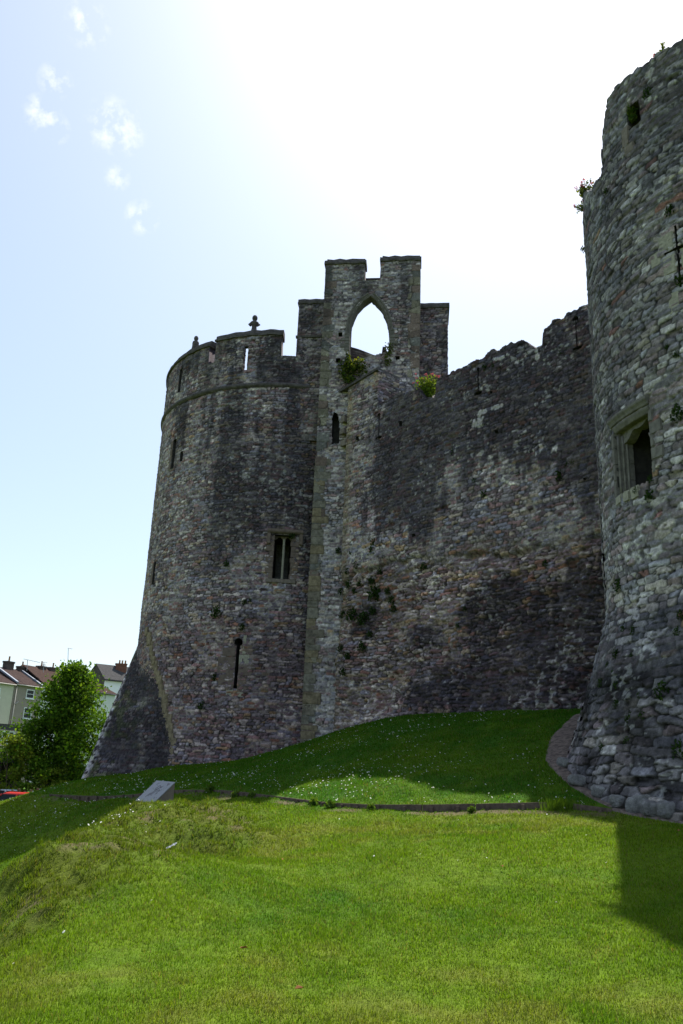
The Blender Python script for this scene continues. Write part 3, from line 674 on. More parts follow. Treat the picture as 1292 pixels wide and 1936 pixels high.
# pyramidal spur buttress at the foot
Cq = atY(150, 1482, 33.0); Aq = on_cyl(270, 1200, LC, LR); Dq = on_cyl(327, 1425, LC, LR)
Aq = np.array([LC[0]-LR*math.cos(.12)*1.0, LC[1]-LR*math.sin(.12), Aq[2]])
lowz = np.array([0, 0, -1.6])
E2 = np.array([LC[0]-LR*.72, LC[1]+LR*.72, -2.6])
dirn = (Cq-Aq)/np.linalg.norm(Cq-Aq); C2 = Cq+dirn*1.8
def spur_face(P, Q, Rr, inward, seed):
    """triangle P (apex) Q R as a displaced grid"""
    n1, n2 = 170, 120; t = np.linspace(0, 1, n1)[:, None]; s = np.linspace(0, 1, n2)[None]
    base = Q[None, None]+(Rr-Q)[None, None]*s[..., None]; X = P+(base-P)*(t[..., None]**.9)
    n = np.cross(Q-P, Rr-P); n /= np.linalg.norm(n); n = n if np.dot(n, inward) > 0 else -n
    e1 = (Rr-Q)/np.linalg.norm(Rr-Q); uu = (X-P)@e1; vv = X[..., 2]*1.15
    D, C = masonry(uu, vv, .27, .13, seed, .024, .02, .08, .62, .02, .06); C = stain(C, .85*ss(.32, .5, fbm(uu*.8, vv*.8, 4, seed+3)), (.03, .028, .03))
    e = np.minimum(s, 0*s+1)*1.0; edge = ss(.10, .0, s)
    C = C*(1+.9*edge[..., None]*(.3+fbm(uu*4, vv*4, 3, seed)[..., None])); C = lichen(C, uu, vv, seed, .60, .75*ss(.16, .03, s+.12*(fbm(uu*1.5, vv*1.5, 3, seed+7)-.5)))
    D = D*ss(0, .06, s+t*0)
    return X+n*D[..., None], C, (n1, n2)
def spur_front(seed):
    n1, n2 = 190, 120; t = np.linspace(0, 1.22, n1); s = np.linspace(0, 1, n2)
    S = []
    for q in t:
        qq = min(q, 1); S.append(on_cyl(280+47*qq+5*math.sin(qq*2.6), 1186+236*qq, LC, LR+.02)-np.array([0, 0, max(q-1, 0)*4.6]))
    S = np.array(S); E = Aq[None]+(Cq-Aq)[None]*t[:, None]
    X = E[:, None]+(S-E)[:, None]*s[None, :, None]; n = np.cross(X[-1, 0]-X[0, 0], X[-1, -1]-X[0, 0]); n /= np.linalg.norm(n); n = n if n[1] < 0 else -n
    uu = np.linalg.norm(X-E[:, None], axis=-1)+20; vv = X[..., 2]*1.1
    D, C = masonry(uu, vv, .23, .11, seed, .022, .018, .05, .62, .02, .05); C = stain(C, .85*ss(.30, .5, fbm(uu*1.1, vv*1.1, 5, seed+3)), (.028, .026, .030))  # shade of this spur side is put into the colour, along with staining
    ms = ss(.56, .66, fbm(uu*2.2, vv*2.2, 4, seed+9))*ss(1, 0, s)[None]; C = stain(C, ms*.7, (.035, .045, .014))
    C = lichen(C, uu, vv, seed, .58, .75*ss(.14, .02, s[None]+.12*(fbm(uu*1.5, vv*1.5, 3, seed+7)-.5)))
    return X+n*(D*ss(0, .05, s)[None]*ss(1, .97, s)[None])[..., None], C, (n1, n2)
v1, c1, g1 = spur_front(41)
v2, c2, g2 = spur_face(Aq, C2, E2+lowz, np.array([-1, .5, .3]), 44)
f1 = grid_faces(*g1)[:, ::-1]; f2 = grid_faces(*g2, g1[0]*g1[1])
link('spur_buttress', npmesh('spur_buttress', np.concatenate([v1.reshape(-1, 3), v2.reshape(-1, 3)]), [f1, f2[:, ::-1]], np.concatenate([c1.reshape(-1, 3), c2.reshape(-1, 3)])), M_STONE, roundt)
# pale dressed seam where the spur dies into the round wall
m = MB(); last = None
for k in range(26):
    t = k/26; x = 280+(327-280)*t+5*math.sin(t*2.6)+random.uniform(-1.5, 1.5); y = 1186+(1422-1186)*t
    u, z = uvL(x, y); block(m, planL, u-.10-.07*random.random(), u+.12+.16*random.random(), z-.36, z, -.2, .05+.03*random.random(), .03)
m.build('spur_seam', flat_mat('buff_seam_stone', (.21, .165, .115), .95, .1, 7, .5, .03), roundt, bevel=.02)

# ------------------------------------------------------------------ tall stair turret with the pointed opening
TY = 30.45
TA = atY(617, 490, TY); TB = atY(795, 485, TY-.45)
TL0 = atY(600, 715, TY)
TD = (TB-TA)[:2]; TW = float(np.hypot(*TD)); TD = TD/TW; TN = np.array([TD[1], -TD[0]]); T0 = TA[:2].copy()
def planT(u, off): return T0[0]+TD[0]*u+TN[0]*off, T0[1]+TD[1]*u+TN[1]*off
def uvT(x, y, off=0.0):
    p = on_plane(x, y, np.array([T0[0]+TN[0]*off, T0[1]+TN[1]*off, 0]), np.array([TN[0], TN[1], 0.])); return float((p[:2]-T0)@TD), float(p[2])
turret = empty('stair_turret', (T0[0], T0[1], -1)); tag(turret, 'tall narrow stone turret with open pointed arch and two battlements beside the round tower', 'tower')
zL = uvT(655, 499)[1]; zR = uvT(755, 493)[1]; zg = uvT(705, 530)[1]; g0 = uvT(691, 515)[0]; g1 = uvT(719, 515)[0]
usT = np.arange(0, TW+.001, .032); usT[-1] = TW
def topT(u):
    z = np.where(u < g0, zL, np.where(u < g1, zg, zR)); return z+.07*(fbm(u*4, u*0, 3, 21)-.5)
HT = topT(usT)
def surfT(u, z):
    D, C = masonry(u, z, .22, .105, 4, .018, .015, 0, 1.75, .01, .05, sat=.7)
    up = ss(13, 19.5, z)[..., None]; C = C*(1-.28*up)
    q = np.minimum(np.abs(u), np.abs(TW-u)); a, b, c, e, _b, _c = stones(u, z, .75, .36, 9, .02, .1)
    quo = (q < .30+.22*hsh(np.floor(z/.36), z*0, 9))            # big dressed quoins down both corners
    qc = np.where((b < .35)[..., None], np.array([.16, .12, .105]), np.where((b < .7)[..., None], np.array([.20, .18, .14]), np.array([.15, .145, .14])))*(.75+.5*c[..., None])
    k = (quo & (a > .25))[..., None]; C = np.where(k, qc*ss(0, .02, e)[..., None]*.6+qc*.4, C); D = np.where(k[..., 0], .03*ss(0, .02, e)+.01*fbm(u*8, z*8, 2, 3), D)
    s = .6*ss(.5, .7, fbm(u*1.4, z*.4, 4, 22))*ss(14, 19, z)
    C = stain(C, s, (.03, .03, .033)); return D, lichen(C, u, z, 8, .73, .5)
AR = [(661, 684), (661, 655), (661, 633), (664, 608), (675, 583), (687, 570), (701, 560), (711, 568), (721, 580), (731, 600), (736, 626), (736, 650), (736, 664)]
arch = [uvT(*p) for p in AR]; arch_z0 = arch[0][1]
arch_poly = arch[::-1] if False else arch
# densify the curve of the arch
slitT = [uvT(*p) for p in [(628, 840), (628, 790), (632, 779), (639, 783), (642, 800), (642, 838)]]
put = [[uvT(x-4, y+4), uvT(x+4, y+4), uvT(x+4, y-4), uvT(x-4, y-4)] for x, y in [(644, 633), (640, 682), (752, 677)]]
hole_arch = inpoly(arch_poly)
build_wall('wall', turret, usT, planT, -2.2, HT, .034, .55, surfT, [hole_arch, inpoly(slitT)]+[inpoly(p) for p in put], closed=False)
# open the back of the wall behind the arch as well
bw = turret.children[-1]
bm = bmesh.new(); bm.from_mesh(bw.data)
dead = []
for f in bm.faces:
    c = f.calc_center_median(); o = (c.x-T0[0])*TN[0]+(c.y-T0[1])*TN[1]; u = (c.x-T0[0])*TD[0]+(c.y-T0[1])*TD[1]
    if o < -.52 and arch_z0-2.5 < c.z < arch_z0+4.4 and -.0+arch[0][0]-.15 < u < arch[-1][0]+.2: dead.append(f)
bmesh.ops.delete(bm, geom=dead, context='FACES'); bm.to_mesh(bw.data); bm.free()
ol = [(u, z) for u, z in arch]
def rev_open(name, parent, pts, plan, d0, d1, mat_):
    pts = [np.array(p) for p in pts]; P = []
    for a, b in zip(pts[:-1], pts[1:]):
        n = max(int(np.linalg.norm(b-a)/.1), 1); P += [a+(b-a)*k/n for k in range(n)]
    P.append(pts[-1]); P = np.array(P); V = []; rows = np.linspace(d0, d1, 8)
    for r in rows:
        j = .03*(rng.random(len(P))-.5); x, y = plan(P[:, 0]+j, np.full(len(P), r)); V.append(np.stack([x, y, P[:, 1]+j], -1))
    n = len(P); f = [(k*n+i, k*n+i+1, (k+1)*n+i+1, (k+1)*n+i) for k in range(len(rows)-1) for i in range(n-1)]
    me = bpy.data.meshes.new(name); me.from_pydata([tuple(p) for p in np.concatenate(V)], [], f); me.update(); return link(name, me, mat_, parent)
am = empty('arch'); am.parent = turret; am.matrix_parent_inverse = Matrix.Translation(-Vector(turret.location))
M_ARCH = flat_mat('weathered_arch_stone', (.13, .12, .11), .95, .1, 8, .35, .02)
rev_open('reveal', am, ol[::-1], planT, .03, -.54, M_ARCH)
# blank back skin beside and over the opening, seen only from behind
m = MB(); zt = arch_z0+4.35
def bblock(a, b, c, d): block(m, planT, a, b, c, d, -.53, -.47)
ua_, ub_ = arch[0][0]-.14, arch[-1][0]+.19
bblock(ua_, arch[0][0]-.012, arch_z0-2.4, zt); bblock(arch[-1][0]+.012, ub_, arch_z0-2.4, zt); bblock(arch[0][0]-.01, arch[-1][0]+.01, arch[6][1]+.02, zt); bblock(arch[0][0]-.01, arch[-1][0]+.01, arch_z0-2.4, arch_z0-.12)
m.build('rear_facing', M_DARKSTONE, turret)
# moulded arch ring: two orders swept along the curve
def sweep_curve(mb, pts, prof, plan):
    """profile (across, off) swept along pts in the wall plane"""
    pts = np.array(pts); n = len(prof); P = []
    for k in range(len(pts)):
        d = pts[min(k+1, len(pts)-1)]-pts[max(k-1, 0)]; d = d/np.linalg.norm(d); nn = np.array([-d[1], d[0]])
        for a, o in prof:
            q = pts[k]+nn*a; x, y = plan(np.array(q[0]), np.array(o)); P.append((float(x), float(y), float(q[1])))
    f = [(k*n+i, k*n+(i+1) % n, (k+1)*n+(i+1) % n, (k+1)*n+i) for k in range(len(pts)-1) for i in range(n)]
    f += [tuple(range(n))[::-1], tuple(range((len(pts)-1)*n, len(pts)*n))]; mb.add(P, f)
def smooth_pts(pts, it=2):
    pts = [np.array(p, float) for p in pts]
    for _ in range(it):
        q = [pts[0]]
        for a, b in zip(pts[:-1], pts[1:]): q += [a*.75+b*.25, a*.25+b*.75]
        q.append(pts[-1]); pts = q
    return pts
lh = smooth_pts(arch[2:6])+[np.array(arch[6])]; rh = [np.array(arch[6])]+smooth_pts(arch[7:11])
for nm, cur in (('moulding', lh), ('moulding', rh)):
    m = MB(); sweep_curve(m, cur, [(.0, -.10), (.0, .02), (.05, .05), (.07, .02), (.12, .03), (.14, .07), (.19, .07), (.20, -.05), (.12, -.10)], planT); m.build(nm, M_ARCH, am)
for a, b in ((arch[1], arch[2]), (arch[11], arch[10])):
    m = MB(); sg = -1 if a[0] < 1.5 else 1
    for q in range(5):
        za = min(a[1], b[1])-.2+(abs(b[1]-a[1])+.2)*q/5; zb = za+(abs(b[1]-a[1])+.2)/5*.97; w_ = .22+.16*(q % 2)
        block(m, planT, *(sorted((a[0]-sg*.0, a[0]+sg*w_))), za, zb, -.3, .05, .015)
    m.build('jamb', M_ARCH, am, bevel=.012)
e = empty('slit_window'); e.parent = turret; e.matrix_parent_inverse = Matrix.Translation(-Vector(turret.location)); reveal('reveal', e, slitT, planT, .5)
for p in put: reveal('putlog_hole', turret, p, planT, .4)
# stepped copings on the two battlements
for a, b, z in ((-.06, g0+.03, zL), (g1-.02, TW+.05, zR)):
    m = MB(); us_ = np.linspace(a, b, 9); zz = [z-.02+.02*math.sin(9*u) for u in us_]
    arc_strip(m, planT, us_, zz, [(-.62, 0), (.07, 0), (.09, .07), (.02, .11), (.0, .22), (-.57, .26)]); o = m.build('coping', M_COPE, turret)
    m = MB(); us_ = np.linspace(a+.10, b-.06, 7); arc_strip(m, planT, us_, [z+.20+.03*math.sin(13*u) for u in us_], [(-.5, 0), (-.12, 0), (-.10, .12), (-.2, .16), (-.5, .2)]); m.build('coping', M_COPE, turret)
# flanking shoulders set back behind the face
def shoulder(pxs, off, zlow, Tt, seed, strings=()):
    (xa, ya), (xb, yb) = pxs; a, za = uvT(xa, ya, off); b, zb = uvT(xb, yb, off); z = (za+zb)/2
    us_ = np.arange(a, b, .04)
    pl = lambda u, o: planT(u, o+off)
    def sf(u, zz):
        D, C = masonry(u, zz, .21, .105, seed, .022, .018, 0, .95, .02, .05); q = np.minimum(np.abs(u-a), np.abs(u-b))
        return D, stain(C, .65*ss(.45, .66, fbm(u*1.5, zz*.6, 4, seed+1)), (.03, .03, .033))
    e = empty('shoulder_wall'); e.parent = turret; e.matrix_parent_inverse = Matrix.Translation(-Vector(turret.location))
    build_wall('masonry', e, us_, pl, zlow, z+.06*(fbm(us_*3, us_*0, 3, seed)-.5), .045, Tt, sf)
    m = MB(); u2 = np.linspace(a-.05, b+.05, 8); arc_strip(m, pl, u2, [z-.02+.015*math.sin(11*u) for u in u2], [(-Tt-.05, 0), (.07, 0), (.09, .08), (.0, .13), (-.02, .27), (-Tt, .3)]); m.build('coping', M_COPE, e)
    for zs in strings:
        m = MB(); arc_strip(m, pl, u2, [zs]*8, [(-.05, -.06), (.07, -.05), (.09, .03), (-.05, .10)]); m.build('string_course', M_COPE, e)
shoulder([(566, 573), (640, 575)], -.57, 12.5, 1.4, 25, [uvT(580, 637, -.57)[1]])
shoulder([(770, 580), (848, 584)], -.57, 9.0, 1.4, 27)
# broken inner wall and slab seen through the arch
inn = empty('inner_wall', (T0[0]+2, T0[1]+3.4, 8)); tag(inn, 'broken low dark wall with a grey slab, seen through the pointed arch', 'wall')
off = -3.2; a, _ = uvT(640, 690, off); b, _ = uvT(770, 690, off); us_ = np.arange(a, b, .05)
kp = [uvT(*p, off) for p in [(640, 702), (690, 700), (702, 686), (716, 677), (722, 672), (723, 655), (731, 655), (732, 668), (770, 660)]]
def sf(u, zz):
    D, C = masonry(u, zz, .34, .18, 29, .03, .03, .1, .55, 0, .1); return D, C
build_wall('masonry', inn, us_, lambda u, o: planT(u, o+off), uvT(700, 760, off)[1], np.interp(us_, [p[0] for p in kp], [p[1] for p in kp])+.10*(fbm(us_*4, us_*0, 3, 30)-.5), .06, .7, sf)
m = MB(); a, z = uvT(655, 682, -1.0); b, _ = uvT(700, 682, -1.0); block(m, lambda u, o: planT(u, o-1.0), a, b, z-.04, z+.10, -.2, 0); m.build('slab', flat_mat('grey_slab', (.16, .165, .16), .8), inn, bevel=.02)

# ------------------------------------------------------------------ curtain wall
WL = float(np.linalg.norm(WB-WA))
def planW(u, off): return WA[0]+WD[0]*u+WN[0]*off, WA[1]+WD[1]*u+WN[1]*off
def uvW(x, y):
    p = on_plane(x, y, np.array([WA[0], WA[1], 0]), np.array([WN[0], WN[1], 0.])); return float((p[:2]-WA)@WD), float(p[2])
curtain = empty('curtain_wall', (WA[0], WA[1], 0)); tag(curtain, 'long rubble curtain wall with ragged top running from the arched turret to the near tower', 'wall')
u0w = -.0
prof = [uvW(*p) for p in [(645, 742), (662, 731), (690, 714), (717, 699), (718.5, 763), (740, 752), (765, 743), (790, 735), (796, 740), (803, 752), (822, 752), (826, 724), (840, 710), (862, 699), (880, 690), (899, 682), (915, 672), (930, 664),
        (945, 660), (960, 652), (968, 648), (975, 652), (981, 649), (990, 644), (1000, 645), (1006, 654), (1012, 657), (1026, 652), (1027.5, 634), (1030, 625), (1040, 620), (1046, 606), (1055, 601), (1066, 600), (1076, 592), (1090, 588), (1098, 581), (1113, 574), (1150, 560)]]
usW = np.arange(u0w, WL+3.2, .03)
Hw = np.interp(usW, [p[0] for p in prof], [p[1] for p in prof])
Hw = Hw+np.where(usW > 2.6, .14*(np.floor(vn(usW*2.6, usW*0, 31)*4)/4-.4)+.08*(vn(usW*7, usW*0, 33)-.5), .02*(vn(usW*5, usW*0, 33)-.5))
u_rough = [uvW(*p) for p in [(590, 1130), (640, 1095), (720, 1065), (800, 1050), (900, 1040), (1000, 1030), (1060, 1020), (1150, 1000)]]
def lineW(u): return np.interp(u, [p[0] for p in u_rough], [p[1] for p in u_rough])
DK = [(745, 830, 1.2, 2.4, .9), (790, 850, .9, 2.0, .8), (790, 950, 1.0, 1.2, .8), (720, 940, .5, 2.2, .45), (880, 790, 1.6, 1.3, .95), (950, 760, 1.6, 1.4, 1.0), (1000, 720, 1.4, 1.3, 1.0), (1060, 690, 1.2, 1.6, .9), (900, 720, 1.3, .8, .85), (830, 760, 1.0, 1, .8),
      (1010, 800, 1.2, 1.3, .7), (1080, 760, .9, 1.6, .75), (1120, 900, .5, 2.0, .35), (1105, 1130, 1.2, 1.1, 1.0), (950, 1130, .9, .7, .95), (900, 1160, .8, .8, .7), (1030, 1230, 1.6, 1.0, .95), (1100, 1250, 1.3, 1.2, .95), (1000, 1290, 1.6, .8, .85), (880, 1290, 1.6, .8, .6), (800, 1310, 1.2, .6, .5),
      (690, 1170, .8, .8, .55), (800, 1200, .8, .6, .5), (960, 1320, 2, .5, .7)]
LT = [(700, 985, .6, .55, .8), (830, 1130, 1.0, .9, .7), (860, 1100, .9, .7, .6), (960, 1230, .6, 1.0, .6), (720, 1030, .8, .6, .45), (980, 1060, 1.4, .6, .5), (655, 1060, .5, 1.6, .4), (700, 1250, .8, .8, .5), (1090, 1060, .8, .4, .4)]
DKu = [(uvW(a, b), c, d, e) for a, b, c, d, e in DK]; LTu = [(uvW(a, b), c, d, e) for a, b, c, d, e in LT]
def surfW(u, z):
    uu = np.where(u > 60, u-100, u)
    rough = ss(.5, -.5, z-lineW(np.clip(uu, -1, 14))+1.0*(fbm(uu*.9, z*.9, 3, 34)-.5))
    D1, C1 = masonry(u, z, .23, .115, 5, .024, .016, 0, 1.45, .05, .06, mort=(.22, .20, .18))
    D2, C2 = masonry(u, z, .24, .11, 6, .045, .018, .6, 1.25, .09, .11, mort=(.17, .145, .125))
    C2 = C2*np.array([1.02, .96, .92]); r = rough[..., None]
    D = D1*(1-rough)+(D2-.12)*rough; C = C1*(1-r)+C2*r
    D = D-.16*np.exp(-((z-lineW(np.clip(uu, -1, 14))+.15+.5*(fbm(uu*1.2, uu*0, 3, 38)-.5))/.10)**2)*ss(.42, .55, fbm(uu*.8, z*.3, 2, 39))
    lt = sum(k*blob(uu, z, c[0], c[1], a, b) for c, a, b, k in LTu); lt = np.clip(lt*(.4+1.3*fbm(uu*2, z*2, 4, 35)), 0, .9)[..., None]
    C = C*(1+.75*lt)
    dk = sum(k*blob(uu, z, c[0], c[1], a, b) for c, a, b, k in DKu)
    g = fbm(uu*2.4, z*2.4, 5, 36); dk = dk*(.25+1.5*g)*(.35+1.3*fbm(uu*7, z*7, 4, 57))*(.6+.8*fbm(uu*4, z*.4, 3, 58))+.35*ss(.5, .7, fbm(uu*1.6, z*.35, 4, 37))*ss(5, 9, z)
    fr = ss(.18, .55, dk*1.1)*.88*(.8+.4*g)
    C = stain(C, np.clip(fr, 0, .82), (.029, .027, .034))
    top = ss(.62, .70, fbm(uu*2.2, z*3.2, 4, 43))*ss(9.5, 11, z)*.0
    wl = np.zeros(z.shape)
    for px, py, a, b in [(925, 775, .75, .12), (905, 800, .35, .3), (1018, 668, .5, .35), (990, 678, .5, .15), (945, 678, .5, .1), (1015, 850, .3, .25), (1050, 850, .3, .25), (1020, 762, .4, .12)]:
        cu, cz = uvW(px, py); wl = np.maximum(wl, blob(uu, z, cu, cz, a, b))
    C = stain(C, ss(.46, .56, fbm(uu*6, z*3.2, 4, 44)*(.35+.75*wl))*ss(.1, .4, wl)*.85, (.50, .49, .47))
    left = ss(.55, .1, uu)[..., None]
    C = C*(1-left)+np.array([.19, .165, .125])*left*(.55+.6*C1/.2)*.75+C*left*.15
    return D, lichen(C, uu, z, 12, .705, .6)
u1 = uvW(717, 830); u2 = uvW(718, 781); sA = slitpoly((u1[0]+u2[0])/2, u1[1], u2[1], .06, .09)
u1 = uvW(905, 746); u2 = uvW(905, 695); sB = slitpoly((u1[0]+u2[0])/2, u1[1], u2[1], .05, .07)
u1 = uvW(1092, 662); u2 = uvW(1089, 598); sC = slitpoly((u1[0]+u2[0])/2, u1[1], u2[1], .05, .10)
hs = [[uvW(x-a, y+b), uvW(x+a, y+b), uvW(x+a, y-b), uvW(x-a, y-b)] for x, y, a, b in [(758, 801, 3, 5), (677, 829, 3, 4), (1092, 652, .1, .1), (939, 816, 3, 3), (1107, 906, 3, 2), (783, 1012, 3, 3), (930, 742, 2.5, 2.5)]]
def outW(u, z):
    rough = ss(.8, -.8, z-lineW(u))
    o = .55*ss(4.5, -.8, z)**1.3*rough+(fbm(u*.35, z*.35, 3, 45)-.5)*.22*rough
    b, bz = uvW(660, 1240); o = o+.38*blob(u, z, b, bz, .9, 1.6)
    b, bz = uvW(720, 1320); o = o-.28*blob(u, z, b, bz, 1.3, .8)
    return o*ss(-.2, .35, u)
hl = [inpoly(p) for p in (sA, sB, sC)]+[inpoly(p) for p in hs]
ustep = uvW(717, 699)[0]-.005; ulow = uvW(718.5, 763)[0]+.01; kk_ = usW <= ustep
ua_ = np.append(usW[kk_], ustep); Ha_ = np.append(Hw[kk_], Hw[kk_][-1]); ub_ = np.insert(usW[~kk_], 0, ustep); Hb_ = np.insert(Hw[~kk_], 0, Hw[~kk_][0]); Hb_ = np.where(ub_ < ulow, np.interp(ulow, ub_, Hb_), Hb_)
build_wall('masonry', curtain, ua_, planW, -1.6, Ha_, .03, 1.15, surfW, hl, closed=False, out=outW, capn=10)
build_wall('masonry', curtain, ub_, planW, -1.6, Hb_, .03, 1.15, surfW, hl, closed=False, out=outW, capn=10)
for s_ in (sA, sB, sC):
    arrow_slit(curtain, planW, s_, (), .8)
for p in hs: reveal('putlog_hole', curtain, p, planW, .45)
# long quoin strip where the wall meets the turret
zq = -1.4; k = 0; mq = []
ztopq = uvT(600, 868)[1]
while zq < ztopq:
    h_ = random.uniform(.16, .44); w_ = .36+.16*(k % 2)+random.uniform(-.12, .16)
    mq.append(MB()); block(mq[-1], planT, -.03, w_, zq, zq+h_-.004, -.3, .03+random.uniform(0, .03), .015); zq += h_; k += 1
qms = [flat_mat('buff_quoin_stone', c_, .95, .1, 6, .55, .04) for c_ in ((.19, .155, .105), (.155, .135, .11), (.17, .155, .13))]
for k, q_ in enumerate(mq): q_.build('quoin', qms[(k*5+k//3) % 3], turret, bevel=.02)
# sloped coping slabs on the raised end of the wall
a, za = uvW(643, 744); b, zb = uvW(717, 700); m = MB()
for k in range(5):
    t0_, t1_ = k/5, (k+.97)/5; us_ = [a+(b-a)*t0_, a+(b-a)*t1_]; zz = [za+(zb-za)*t0_+.0, za+(zb-za)*t1_+.0]
    arc_strip(m, planW, us_, zz, [(-1.2, 0), (.10, 0), (.11, .09), (.02, .12), (-1.2, .14)])
m.build('coping', M_COPE, curtain, bevel=.01)
m = MB(); a2 = uvW(645, 770)
for (x, y, w_, h_) in [(646, 845, .30, .26), (647, 800, .2, .3), (645, 822, .22, .24)]:
    u, z = uvW(x, y); block(m, planW, u-.02, u+w_, z, z+h_, -.2, .06, .01)
m.build('quoins', M_DRESS, curtain, bevel=.015)

# ------------------------------------------------------------------ near gatehouse tower
def planG(u, off): return GC[0]+(GR+off)*np.sin(u/GR), GC[1]-(GR+off)*np.cos(u/GR)
def uvG(x, y, R=None):
    p = on_cyl(x, y, GC, R or GR); return GR*math.atan2(p[0]-GC[0], GC[1]-p[1]), p[2]
gate = empty('gate_tower', (GC[0], GC[1], -.6)); tag(gate, 'near round tower with sloping boulder foot and broken top at the right edge', 'tower')
usG = loop_us(-7.6, .9, .024, GR, .22)
ULIMB = -GR*(math.pi/2-.0)   # left side
tp = [(1106, 366), (1112, 360), (1120, 352), (1136, 336), (1141, 322), (1137, 282), (1139, 262), (1145, 222), (1150, 192), (1166, 168), (1186, 150), (1193, 147), (1210, 130), (1240, 107), (1252, 101), (1262, 94), (1270, 88), (1280, 79), (1292, 72)]
tpu = [uvG(*p) for p in tp]
tu = np.array([p[0] for p in tpu]); tz = np.array([p[1] for p in tpu])
o_ = np.argsort(tu); tu, tz = tu[o_], tz[o_]
def topG(u):
    per = 2*math.pi*GR; w = np.where(u > per/2, u-per, u)
    z = np.interp(w, tu, tz); back = ss(tu[0]-.3, tu[0]-2.5, w); z = z*(1-back)+(tz[0]-.4+.9*fbm(w*.7, w*0, 3, 47))*back
    z = z+np.where(w > tu[-1], .5*(fbm(w*.8, w*0, 3, 48)-.5)+1.3*ss(tu[-1]+.05, tu[-1]+.9, w), 0)  # unseen top past the frame edge raised to lengthen its shadow on the lawn
    return z+.16*(np.floor(vn(w*3.0, w*0, 46)*4)/4-.4)+.07*(vn(w*8, w*0, 49)-.5)
ZB = uvG(1150, 1185)[1]                                  # where the wall starts to splay out
def outG(u, z):
    f = np.clip((ZB+.25-z)/(ZB+1.0), 0, 1.2)
    o = 1.22*f**1.12+(fbm(u*.5, z*.5, 3, 51)-.5)*.08
    return o+.07*ss(.1, .25, f)*(vn(u*1.3, z*1.6, 52)-.5)
def surfG(u, z):
    per = 2*math.pi*GR; uu = np.where(u > 80, u-100, u); uu = np.where(uu > per/2, uu-per, uu)
    D1, C1 = masonry(u, z, .27, .135, 7, .024, .016, .06, 1.85, .015, .06, mort=(.13, .125, .12), sat=.5)
    D2, C2 = masonry(u, z, .30, .165, 8, .036, .018, .10, 1.25, .0, .08, mort=(.14, .13, .12), sat=.5, merge=.2)
    e = fbm(uu*.9, z*.9, 3, 53)-.5
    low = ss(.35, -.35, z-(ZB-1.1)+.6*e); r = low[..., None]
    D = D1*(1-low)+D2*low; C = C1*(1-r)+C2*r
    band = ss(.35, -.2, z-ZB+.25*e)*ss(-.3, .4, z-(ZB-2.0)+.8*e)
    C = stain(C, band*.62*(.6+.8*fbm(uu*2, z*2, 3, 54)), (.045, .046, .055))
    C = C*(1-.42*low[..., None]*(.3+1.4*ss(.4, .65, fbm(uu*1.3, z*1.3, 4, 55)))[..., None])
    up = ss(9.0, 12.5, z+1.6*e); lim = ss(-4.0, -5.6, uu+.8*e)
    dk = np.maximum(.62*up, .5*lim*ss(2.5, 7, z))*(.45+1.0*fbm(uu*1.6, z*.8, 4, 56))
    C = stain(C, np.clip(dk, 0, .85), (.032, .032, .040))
    return D, lichen(C, uu, z, 18, .70, .55)
def upoly(pts): return [uvG(*p) for p in pts]
winG = upoly([(1170, 940), (1164, 816), (1196, 794), (1228, 775), (1236, 905), (1206, 926)])
holeG = upoly([(1189, 247), (1186, 208), (1208, 189), (1212, 228)])
cx, cz0 = uvG(1288, 545); cx1, cz1 = uvG(1279, 427); cx = (cx+cx1)/2; _, czm = uvG(1281, 470)
crossG = [(cx-.03, cz0), (cx+.03, cz0), (cx+.03, czm-.03), (cx+.28, czm-.03), (cx+.28, czm+.03), (cx+.03, czm+.03), (cx+.03, cz1), (cx-.03, cz1), (cx-.03, czm+.03), (cx-.28, czm+.03), (cx-.28, czm-.03), (cx-.03, czm-.03)]
zbase = -1.9
ww = np.array(winG); ul_ = float(ww[0, 0]+ww[1, 0])/2; ur_ = float(ww[3, 0]+ww[4, 0])/2; zb_, zt_ = float(ww[0, 1]), float(ww[1, 1]+ww[3, 1])/2
winG = rect(ul_, ur_, zb_, zt_)
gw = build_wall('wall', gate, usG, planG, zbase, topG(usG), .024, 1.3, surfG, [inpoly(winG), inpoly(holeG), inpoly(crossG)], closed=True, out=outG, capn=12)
e = empty('window'); e.parent = gate; e.matrix_parent_inverse = Matrix.Translation(-Vector(gate.location))
reveal('reveal', e, winG, planG, 1.6)

M_WIN = flat_mat('moulded_window_stone', (.155, .142, .132), .95, .1, 8, .35, .025)
for (a, b, o0, o1) in ((-.11, .0, -.34, .05), (.002, .04, -.34, -.05), (.042, .08, -.34, -.13), (.082, .11, -.34, -.21)):   # moulded left jamb: stepped orders and rolls
    n = 4; m = MB(); zt2_ = zb_+(zt_-zb_)*.98
    for q in range(n):
        z0_, z1_ = zb_+(zt2_-zb_)*q/n, zb_+(zt2_-zb_)*(q+.995)/n; block(m, planG, ul_+a, ul_+b, z0_, z1_, o0, o1, .004)
    m.build('jamb_order', M_WIN, e, bevel=.012)
for (a, o) in ((.025, -.045), (.065, -.125), (.10, -.20)):
    pts = []
    for z in np.linspace(zb_+.02, zt_-.12, 6):
        x, y = planG(np.array(ul_+a), np.array(o)); pts.append((float(x), float(y), z))
    m = MB(); m.tube(pts, .028, 10); m.build('jamb_shaft', M_WIN, e, True)
m = MB(); us_ = np.linspace(ul_-.14, ur_+.03, 12)
arc_strip(m, planG, us_, [zt_+.20]*12, [(-.3, -.08), (.05, -.08), (.07, -.02), (.11, .03), (.11, .09), (.03, .14), (-.3, .14)])
arc_strip(m, planG, us_[1:], [zt_+.05]*11, [(-.4, -.10), (.0, -.10), (.05, .0), (.05, .045), (-.4, .045)]); m.build('hood_mould', M_WIN, e, bevel=.01)
